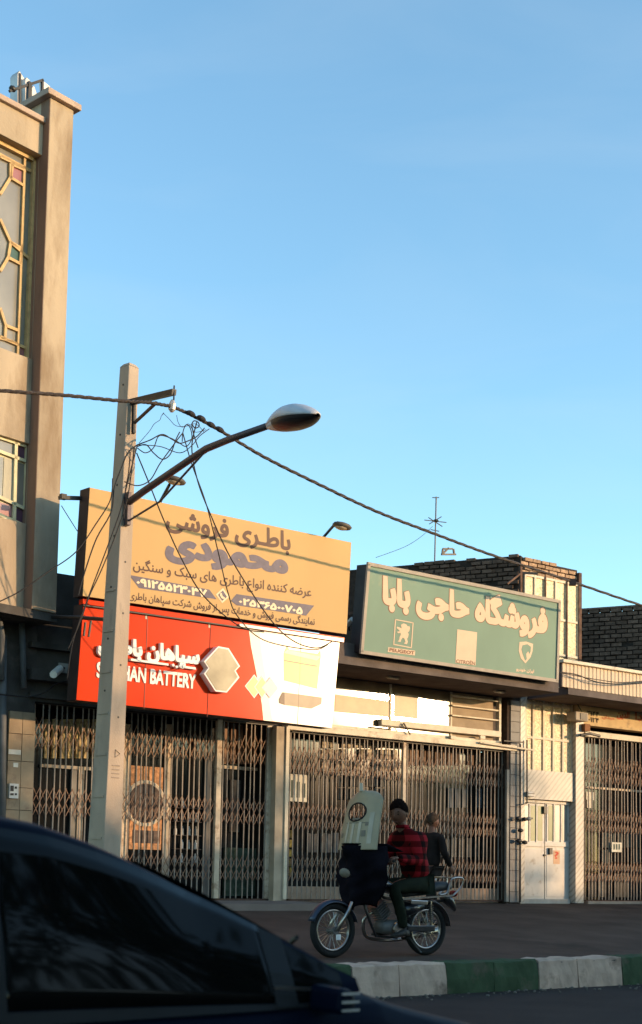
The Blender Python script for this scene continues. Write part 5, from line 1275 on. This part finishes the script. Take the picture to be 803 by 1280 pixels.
mir = MB().ell(B(420, 1091, .16), FW * .072 + UPV * .008, N_ * .03, UPV * .052, 14, 8).build('front_indicator', mat('dirty_cream_lens', (.17, .15, .11), .5, var=.2), bike, smooth=True)
MB().tube([B(420, 1091, .14), B(440, 1096, .05)], .010, 6).build('indicator_stalk', BKBLK, bike)
MB().box(lambda a, b, c: B(417, 1171, .09) + FA.t * a + N_ * b + UPV * c, -.03, .03, -.004, .004, -.03, .03).build('reflector', mat('pale_reflector', (.7, .7, .7), .3), bike)

# people --------------------------------------------------------------
SKIN = mat('skin', (.16, .075, .048), .55, var=.08, scale=20, bump=.05); HAIR = mat('dark_hair', (.010, .006, .005), .9, spec=.02, var=.4, scale=40, bump=.6, bscale=90)
def skin(name, nodes, edges, m_, par, root, sub=2, label=None):
    names = list(nodes); o_ = ORG[par.name]
    me = bpy.data.meshes.new(name); me.from_pydata([tuple(nodes[k][0] - o_) for k in names], [(names.index(a), names.index(b)) for a, b in edges], []); me.update()
    o = bpy.data.objects.new(name, me); COL.objects.link(o); o.parent = par; ORG[o.name] = o_
    me.materials.append(m_)
    sm = o.modifiers.new('skin', 'SKIN'); sm.use_smooth_shade = True; sm.branch_smoothing = .6
    if not me.skin_vertices: 
        me.attributes.new
    for i, k in enumerate(names):
        r = nodes[k][1]; r = r if isinstance(r, tuple) else (r, r)
        me.skin_vertices[0].data[i].radius = r; me.skin_vertices[0].data[i].use_root = (k == root)
    ss = o.modifiers.new('sub', 'SUBSURF'); ss.levels = ss.render_levels = sub
    if label: o['label'] = label
    return o
def make_skin_layer(): pass
def head(par, c, f, up, s=1.0, hairm=HAIR, back=False):
    """c = centre of the skull, f = facing direction"""
    f = f.normalized(); sd = f.cross(up).normalized(); u = sd.cross(f).normalized()
    mb = MB(); n, m_ = 24, 20
    def hp(th, ph):
        # th from crown, ph around with 0 = front
        x, y, z = math.sin(th) * math.cos(ph), math.sin(th) * math.sin(ph), math.cos(th)
        r = V((x * .100, y * .083, z * .116))
        if z < 0: r.y *= 1 - .32 * (-z) ** 1.5; r.x *= 1 - .10 * (-z)
        if x < 0 and z < -.2: r.x *= .80
        fr = max(0, x)
        g = lambda a, b, w: math.exp(-((a - b) / w) ** 2)
        r.x += .024 * g(y, 0, .16) * g(z, -.10, .20) * (fr > 0) * fr          # nose
        r.x += .007 * g(z, .22, .12) * fr                                    # brow
        r.x -= .010 * (g(y, .38, .16) + g(y, -.38, .16)) * g(z, .06, .12) * fr # eye sockets
        r.x += .006 * g(y, 0, .3) * g(z, -.50, .09) * fr                      # lips
        r.x += .010 * g(y, 0, .35) * g(z, -.82, .16) * fr                     # chin
        return c + (f * r.x + sd * r.y + u * r.z) * s
    mb.grid(lambda a, b: hp(.02 + (math.pi - .04) * b, 2 * math.pi * a), n * 2, m_)
    hd = mb.build('head', SKIN, par, smooth=True)
    for sg_ in (-1, 1):
        MB().ell(c + (sd * (.078 * sg_) - f * .005 - u * .01) * s, f * .020 * s, sd * .010 * s, u * .032 * s, 8, 6).build('ear', SKIN, hd, smooth=True)
        MB().ell(c + (f * .083 + sd * (.030 * sg_) + u * .008) * s, f * .008 * s, sd * .013 * s, u * .008 * s, 8, 6).build('eye', mat('eye_dark', (.03, .02, .02), .2, bump=0), hd, smooth=True)
        MB().bar(c + (f * .094 + sd * (.014 * sg_) + u * .030) * s, c + (f * .086 + sd * (.046 * sg_) + u * .030) * s, .006, .007).build('eyebrow', hairm, hd)
    MB().bar(c + (f * .096 - sd * .022 - u * .062) * s, c + (f * .096 + sd * .022 - u * .062) * s, .006, .005).build('mouth', mat('lips', (.22, .09, .07), .5, bump=0), hd)
    rr_ = random.Random(3)
    mb = MB()
    def hair(a, b):
        ph = 2 * math.pi * a; lim = 1.04 + .85 * (1 - math.cos(ph)) / 2 + .10 * math.sin(3 * ph)
        th = .01 + lim * b; p = hp(th, ph) - c
        k = 1.07 + .03 * math.sin(ph * 9 + th * 7) * b + .02 * max(0, math.cos(th)) - .04 * b ** 6
        return c + p * k + u * .012 * s * (1 - b)
    mb.grid(hair, 48, 14).build('hair', hairm, hd, smooth=True)
    return hd
def hand(par, wrist, d, up, s=1.0, curl=1.2, thumb=1, grip=True):
    """palm and five bent fingers; d = wrist to knuckles, up = back of the hand"""
    d = d.normalized(); sd = d.cross(up).normalized(); up = sd.cross(d).normalized()
    mb = MB()
    mb.ell(wrist + d * .045 * s, d * .055 * s, sd * .042 * s, up * .018 * s, 12, 8)
    for k, L_ in enumerate((.068, .078, .073, .058)):
        p = wrist + d * .085 * s + sd * ((k - 1.5) * .020 * s) - up * abs(k - 1) * .002; a = .15; pts = [p - d * .02 * s]; dd = d
        rad = [.0105 * s]
        pts.append(p); rad.append(.010 * s)
        for q in (.42, .33, .25):
            a += curl * (.55 if q > .4 else .8); dd = d * math.cos(a) - up * math.sin(a); p = p + dd * (L_ * q * s); pts.append(p); rad.append(.0095 * s - .002 * (1 - q))
        mb.tube(pts, rad, 7)
    p = wrist + d * .03 * s + sd * (.036 * thumb * s); t1 = p + (d * .03 + sd * (.022 * thumb) - up * .014) * s; t2 = t1 + (d * .026 - sd * (.002 * thumb) - up * .018) * s
    mb.tube([p - sd * .012 * thumb * s, p, t1, t2], [.012 * s, .013 * s, .011 * s, .008 * s], 7)
    return mb.build('hand', SKIN, par, smooth=True)
# check shirt material
def check_mat():
    m = mat('red_black_check_jacket', (.30, .012, .018), .85, var=.2, scale=8, bump=.3)
    nt = m.node_tree; Nn = nt.nodes; L = nt.links; b = Nn['Principled BSDF']; src = b.inputs['Base Color'].links[0].from_socket
    tc = Nn.new('ShaderNodeTexCoord'); mp = Nn.new('ShaderNodeMapping'); mp.inputs['Rotation'].default_value = (0, 0, -math.atan2(FA.t.y, FA.t.x)); L.new(tc.outputs['Object'], mp.inputs['Vector'])
    sp = Nn.new('ShaderNodeSeparateXYZ'); L.new(mp.outputs[0], sp.inputs[0]); outs = []
    for ax, fq in (('X', 52.0), ('Z', 46.0)):
        mu = Nn.new('ShaderNodeMath'); mu.operation = 'MULTIPLY'; mu.inputs[1].default_value = fq; L.new(sp.outputs[ax], mu.inputs[0])
        si = Nn.new('ShaderNodeMath'); si.operation = 'SINE'; L.new(mu.outputs[0], si.inputs[0])
        gt = Nn.new('ShaderNodeMath'); gt.operation = 'GREATER_THAN'; gt.inputs[1].default_value = 0.0; L.new(si.outputs[0], gt.inputs[0]); outs.append(gt)
    ad = Nn.new('ShaderNodeMath'); ad.operation = 'ADD'; L.new(outs[0].outputs[0], ad.inputs[0]); L.new(outs[1].outputs[0], ad.inputs[1])
    rp = Nn.new('ShaderNodeValToRGB'); rp.color_ramp.interpolation = 'CONSTANT'; e = rp.color_ramp.elements; e[0].position = 0; e[0].color = (.03, .03, .035, 1); e[1].position = .4; e[1].color = (.30, .20, .20, 1); e.new(.9).color = (1, 1, 1, 1)
    dv = Nn.new('ShaderNodeMath'); dv.operation = 'DIVIDE'; dv.inputs[1].default_value = 2; L.new(ad.outputs[0], dv.inputs[0]); L.new(dv.outputs[0], rp.inputs['Fac'])
    mx = Nn.new('ShaderNodeMixRGB'); mx.blend_type = 'MULTIPLY'; mx.inputs['Fac'].default_value = 1; L.new(src, mx.inputs['Color1']); L.new(rp.outputs[0], mx.inputs['Color2']); L.new(mx.outputs[0], b.inputs['Base Color'])
    return m
CHECK = check_mat()
TROUS = mat('dark_green_trousers', (.016, .020, .014), .9, spec=.03, var=.25, scale=8, bump=.3); SHOE = mat('dark_shoe', (.03, .027, .025), .6, var=.3)
rider = thing('person', 'motorcycle rider in a red and black checked jacket and dark green trousers', 'person', FA(FA.at(520, 1105, BV).x, BV, bz0 + .75))
hip = B(521, 1102); bel = B(520, 1086); che = B(511, 1058); nek = B(503, 1036); hc = B(499, 1014)
shn, she = B(508, 1045), .19
J = {'hip': (hip + UPV * .02, (.185, .17)), 'bel': (bel, (.185, .18)), 'che': (che, (.195, .18)), 'up': (B(506, 1042), (.16, .13)), 'nek': (nek + UPV * .01, (.07, .07))}
E_ = [('hip', 'bel'), ('bel', 'che'), ('che', 'up'), ('up', 'nek')]
for s, t in ((1, 'n'), (-1, 'f')):
    sh_ = shn + N_ * (.19 * s); el = B(506, 1077) + N_ * (.27 * s) - UPV * .0; wr = gl + N_ * (.31 * s) - FW * .085 + UPV * .035
    J['s' + t] = (sh_, .095); J['m' + t] = ((sh_ + el) / 2 + N_ * .01 * s, .088); J['e' + t] = (el, .078); J['w' + t] = (wr - FW * .01, .045)
    E_ += [('up', 's' + t), ('s' + t, 'm' + t), ('m' + t, 'e' + t), ('e' + t, 'w' + t)]
    hand(rider, wr + FW * -.005, (gl + N_ * (.31 * s) + UPV * .025 - wr), UPV + FW * .3, 1.08, curl=1.15, thumb=-s if False else (1 if s > 0 else -1))
skin('jacket', J, E_, CHECK, rider, 'hip')
Tn = {'pel': (B(522, 1108), (.16, .12))}; Te = []
Bd = {'pel': (B(522, 1106), .10), 'chest': (che, .11), 'neck': (nek, .055), 'skull': (hc - UPV * .02, .06)}; Be = [('pel', 'chest'), ('chest', 'neck'), ('neck', 'skull')]
for s, t in ((1, 'n'), (-1, 'f')):
    h_ = B(519, 1106) + N_ * (.10 * s); kn_ = B(478, 1110) + N_ * (.20 * s); an_ = B(493, 1160) + N_ * (.17 * s)
    Tn['h' + t] = (h_, .10); Tn['t' + t] = ((h_ + kn_) / 2 + UPV * .01, .092); Tn['k' + t] = (kn_, .075); Tn['c' + t] = (kn_ * .55 + an_ * .45 - FW * .02, .066); Tn['a' + t] = (an_, .052)
    Te += [('pel', 'h' + t), ('h' + t, 't' + t), ('t' + t, 'k' + t), ('k' + t, 'c' + t), ('c' + t, 'a' + t)]
    Bd['k' + t] = (kn_, .03); Bd['a' + t] = (an_, .02); Be += [('pel', 'k' + t), ('k' + t, 'a' + t)]
    loft([(an_ - FW * .06 - UPV * .055, .035, .035, .03), (an_ - UPV * .045, .042, .05, .04), (an_ + FW * .09 - UPV * .065, .045, .03, .025), (an_ + FW * .17 - UPV * .075, .03, .015, .015)]).build('shoe', SHOE, rider, smooth=True)
skin('trousers', Tn, Te, TROUS, rider, 'pel'); skin('body', Bd, Be, SKIN, rider, 'pel')
MB().torus(nek + UPV * .025 - FW * .005, FW, N_, .062, .022, 16, 8).build('collar', CHECK, rider, smooth=True)
head(rider, hc - UPV * .02, FW + N_ * .45 - UPV * .30, UPV, 1.22)

# pedestrian
pvv = 3.3; PSC = (fz(537, 1016, pvv) - ground_z(pvv)) / 1.745
pg = ground_z(pvv); pb = FA(fu(539, 1060, pvv), pvv, pg); pf = (FA.t * .95 - N_ * .15).normalized(); ps_ = pf.cross(UPV).normalized()
ped = thing('person', 'pedestrian in a dark jacket walking right behind the motorcyclist', 'person', pb)
JK = mat('charcoal_jacket', (.022, .017, .016), .9, spec=.03, var=.25, scale=9, bump=.3); TR2 = mat('grey_trousers', (.030, .025, .023), .9, spec=.03, var=.2, bump=.2); GREYH = mat('greying_hair', (.05, .035, .025), .9, spec=.03, var=.4, scale=40, bump=.5)
q = lambda f_, s_, z: pb + (pf * f_ + ps_ * s_ + UPV * z) * PSC
Jp = {'hip': (q(0, 0, .88), (.15, .12)), 'bel': (q(0, 0, 1.05), (.15, .12)), 'che': (q(.01, 0, 1.25), (.17, .13)), 'up': (q(.0, 0, 1.39), (.12, .10)), 'nek': (q(.01, 0, 1.47), .06)}
Ep = [('hip', 'bel'), ('bel', 'che'), ('che', 'up'), ('up', 'nek')]
for s, t, sw_ in ((1, 'r', 1), (-1, 'l', -1)):
    sh_ = q(0, .185 * s, 1.38); el = q(.06 * sw_ , .22 * s, 1.12); wr = q(.20 * sw_ + .04, .20 * s, .92)
    Jp['s' + t] = (sh_, .07); Jp['m' + t] = ((sh_ + el) / 2, .062); Jp['e' + t] = (el, .055); Jp['w' + t] = (wr, .042); Ep += [('up', 's' + t), ('s' + t, 'm' + t), ('m' + t, 'e' + t), ('e' + t, 'w' + t)]
    hand(ped, wr, (wr - el), ps_ * s, 1.0, curl=.5, thumb=-s)
skin('jacket', Jp, Ep, JK, ped, 'hip')
Tp = {'pel': (q(0, 0, .90), (.13, .11))}; Tq = []; Bp = {'pel': (q(0, 0, .92), .09), 'chest': (q(0, 0, 1.3), .09), 'neck': (q(.01, 0, 1.48), .052), 'skull': (q(.02, 0, 1.56), .055)}; Bq = [('pel', 'chest'), ('chest', 'neck'), ('neck', 'skull')]
for s, t, sw_ in ((1, 'r', -1), (-1, 'l', 1)):
    k_ = q(.12 * sw_ + .03, .09 * s, .50); a_ = q(.26 * sw_ - .02, .09 * s, .12 + (.05 if sw_ < 0 else 0))
    Tp['h' + t] = (q(0, .09 * s, .84), .095); Tp['k' + t] = (k_, .068); Tp['a' + t] = (a_, .055); Tq += [('pel', 'h' + t), ('h' + t, 'k' + t), ('k' + t, 'a' + t)]
    Bp['k' + t] = (k_, .04); Bp['a' + t] = (a_, .03); Bq += [('pel', 'k' + t), ('k' + t, 'a' + t)]
    mb = MB(); c = a_ + pf * .05 - UPV * .07
    mb.ell(c, pf * .14, ps_ * .045, UPV * .045, 12, 8).build('shoe', SHOE, ped, smooth=True)
skin('trousers', Tp, Tq, TR2, ped, 'pel'); skin('body', Bp, Bq, SKIN, ped, 'pel')
head(ped, q(.035, 0, 1.61), pf, UPV, .98, GREYH)

# ================================================================== DARK CAR IN FRONT
CVC = 12.9
CARP = mat('dark_blue_car_paint', (.002, .004, .012), .45, metal=0, var=.05, bump=0, coat=.0, spec=.05); CARG = mat('tinted_car_glass', (.003, .003, .003), .05, var=.1, bump=0, spec=.14); TRIMK = mat('black_rubber_trim', (.008, .008, .009), .5, bump=0)
prof_px = [(-420, 1042), (-300, 1012), (-200, 1004), (-100, 1005), (0, 1015), (60, 1027), (130, 1052), (200, 1085), (260, 1118), (310, 1150), (360, 1182), (400, 1212), (432, 1234), (470, 1248), (520, 1262), (560, 1271), (610, 1284), (680, 1306), (740, 1345)]
prof = []
for x, y in prof_px:
    a = FA.at(x, y, CVC + .60); prof.append((a.x, a.z + .01))
cowl = FA.at(412, 1220, CVC + .6)
def interp(tb, u):
    if u <= tb[0][0]: return tb[0][1]
    for (a, b), (c, d) in zip(tb, tb[1:]):
        if u <= c: t = (u - a) / (c - a); return b + (d - b) * t
    return tb[-1][1]
u_nose = prof[-1][0]; u_rear = u_nose - 4.7
zcowl = cowl.z
def deck(u):
    if u >= cowl.x: return interp(prof, u)
    return zcowl - .04
CG = .03
car = thing('passing_car', 'dark blue car with black windows passing close in the foreground', 'car', FA((u_nose + u_rear) / 2, CVC, CG))
def cp(u, lat, z): return FA(u, CVC + lat, z)
ust = sorted(set([u_rear + .02, u_rear + .1, u_rear + .4, u_rear + .9] + [u_rear + 1.3 + k * .22 for k in range(13)] + [p[0] for p in prof[-8:]] + [u_nose - .03]))
ust = [u for u in ust if u_rear < u < u_nose]
mb = MB(); sec = []
for u in ust:
    e = min(1, ((u - u_rear) / .35) ** .5 if u - u_rear < .35 else 1, (max(.0, u_nose - u) / .5 + .15) ** .5)
    zt_ = deck(u); hw_ = .84 * (.82 + .18 * e); zt_ = zt_ if u > u_rear + .3 else zt_ - .12
    sec.append([(0, zt_), (.45, zt_ - .005), (.68, zt_ - .02), (hw_ - .04, zt_ - .06), (hw_, zt_ - .16), (hw_, zt_ - .32), (hw_ + .005, CG + .42), (hw_ - .02, CG + .24), (hw_ - .12, CG + .17), (0, CG + .17)])
k = len(sec[0])
for u, s_ in zip(ust, sec):
    for l, z in s_: mb.v.append(cp(u, l, z))
    for l, z in s_[1:-1][::-1]: mb.v.append(cp(u, -l, z))
kk = 2 * k - 2
for i in range(len(ust) - 1):
    for j in range(kk): mb.f.append((i * kk + j, i * kk + (j + 1) % kk, (i + 1) * kk + (j + 1) % kk, (i + 1) * kk + j))
mb.f.append(tuple(range(kk))); mb.f.append(tuple((len(ust) - 1) * kk + j for j in range(kk))[::-1])
mb.build('body', CARP, car, smooth=True)
# cabin
cu = [p[0] for p in prof if p[0] <= cowl.x + .02 and p[0] > u_rear + .45]
gh = [(u_rear + .15, deck(u_rear + .15) + .01), (u_rear + .40, interp(prof, u_rear + .6) * .5 + zcowl * .5)] + [(u, interp(prof, u)) for u in np.linspace(u_rear + .75, cowl.x, 26)]
def cabsec(u, zt_, lift=0.0):
    zb_ = min(deck(u) - .05, zt_ - .01); h = zt_ - zb_; t = max(0, min(1, h / .45)); wr_ = .78 - .20 * t
    return [(.80 + lift, zb_), (.80 - (.80 - wr_) * .35 + lift, zb_ + h * .40), (wr_ + .012 + lift, zb_ + h * .91), (wr_ - .01, zt_ - .035 * t + lift), (wr_ - .10, zt_ - .012 * t + lift), (.3, zt_ - .002 + lift), (0, zt_ + lift)]
mb = MB(); kk = 13
for u, zt_ in gh:
    s_ = cabsec(u, zt_)
    for l, z in s_: mb.v.append(cp(u, l, z))
    for l, z in s_[:-1][::-1]: mb.v.append(cp(u, -l, z))
for i in range(len(gh) - 1):
    for j in range(kk - 1): mb.f.append((i * kk + j, i * kk + j + 1, (i + 1) * kk + j + 1, (i + 1) * kk + j))
mb.build('cabin', CARP, car, smooth=True)
def sidept(u, b, s): 
    zt_ = interp(gh, u); sc_ = cabsec(u, zt_, .008); p0, p1, p2 = sc_[0], sc_[1], sc_[2]
    if b < .5: l = p0[0] + (p1[0] - p0[0]) * b * 2; z = p0[1] + (p1[1] - p0[1]) * b * 2
    else: l = p1[0] + (p2[0] - p1[0]) * (b - .5) * 2; z = p1[1] + (p2[1] - p1[1]) * (b - .5) * 2
    return cp(u, l * s, z)
for s in (1, -1):
    for (a0, a1) in ((u_rear + .62, u_rear + 1.60), (u_rear + 1.66, cowl.x - .36)):
        MB().grid(lambda a, b: sidept(a0 + (a1 - a0) * a, .06 + .94 * b, s), 18, 8).build('side_window', CARG, car, smooth=True, solid=.004)
    MB().grid(lambda a, b: sidept(u_rear + .6 + (cowl.x - .22 - u_rear - .6) * a, -.03 + .08 * b, s), 14, 2).build('window_trim', TRIMK, car, smooth=True)
    MB().grid(lambda a, b: sidept(cowl.x - .33 + .28 * a, .06 + .88 * b, s), 4, 6).build('quarter_window', CARG, car, smooth=True)
uw0 = FA.at(95, 1040, CVC).x
wsg = MB(); wsg.grid(lambda a, b: cp(uw0 + (cowl.x - .04 - uw0) * a, (2 * b - 1) * (.50 + .17 * a), interp(gh, uw0 + (cowl.x - .04 - uw0) * a) + .008 - .012 * abs(2 * b - 1) ** 4), 12, 10).build('windscreen', CARG, car, smooth=True)
for k_ in range(2): MB().tube([cp(cowl.x - .02, -.3 + .5 * k_, zcowl + .03), cp(cowl.x - .20, .15 + .5 * k_ - .0, interp(gh, cowl.x - .20) + .03)], .010, 5).build('wiper', TRIMK, car)
mp2 = cp(cowl.x - .22, .90, zcowl - .06)
MB().hexa([mp2 + FA.t * a + FA.n * b + UPV * c for a, b, c in ((-.04, -.10, -.05), (.07, -.08, -.045), (.06, .09, -.04), (-.04, .11, -.05), (-.03, -.10, .06), (.05, -.08, .045), (.05, .09, .04), (-.03, .11, .055))]).build('door_mirror', CARP, car, smooth=False, bevel=.025)
MB().bar(cp(cowl.x - .42, .818, zcowl - .015), cp(cowl.x - .12, .812, zcowl - .035), .008, .012).build('chrome_strip', CHROME, car)
for kk_ in range(3): MB().bar(mp2 + FA.n * .112 + FA.t * -.03 + UPV * (.03 - .03 * kk_), mp2 + FA.n * .112 + FA.t * .05 + UPV * (.03 - .03 * kk_), .004, .008).build('mirror_trim', SILVER, car)
MB().grid(lambda a, b: sidept(cowl.x - .40 + .10 * a, .0 + 1.0 * b, 1) + FA.n * .006, 2, 8).build('pillar_trim', TRIMK, car)
MB().grid(lambda a, b: sidept(u_rear + 1.56 + .14 * a, .0 + 1.0 * b, 1) + FA.n * .006, 2, 8).build('pillar_trim', TRIMK, car)
MB().bar(cp(cowl.x - .10, .78, zcowl - .04), mp2, .04, .03).build('mirror_stalk', TRIMK, car)
mp3 = cp(cowl.x - .12, -.93, zcowl + .0)
MB().ell(mp3, FA.t * .08, FA.n * .11, UPV * .07, 12, 8).build('door_mirror', CARP, car, smooth=True)
for u in (u_rear + .85, u_nose - .82):
    for s in (1, -1):
        c = cp(u, .76 * s, CG + .285); w = MB().torus(c, FA.t, UPV, .215, .065, 32, 8, 1.3).build('wheel', TYRE, car, smooth=True)
        MB().tube([c - FA.n * .06, c + FA.n * .06], .17, 20).build('rim', SILVER, w)
        MB().tube([cp(u, .60 * s, CG + .285), cp(u, .851 * s, CG + .285)], .295, 28).build('wheel_arch', TRIMK, car)
for s in (1, -1):
    MB().ell(cp(u_nose - .12, .60 * s, deck(u_nose - .2) - .14), FA.t * .08, FA.n * .16, UPV * .06, 12, 8).build('headlight', CHROME, car, smooth=True)
    MB().bar(cp(u_rear + 1.7, .845 * s, zcowl - .16), cp(u_rear + 1.86, .845 * s, zcowl - .16), .03, .02).build('door_handle', CARP, car)
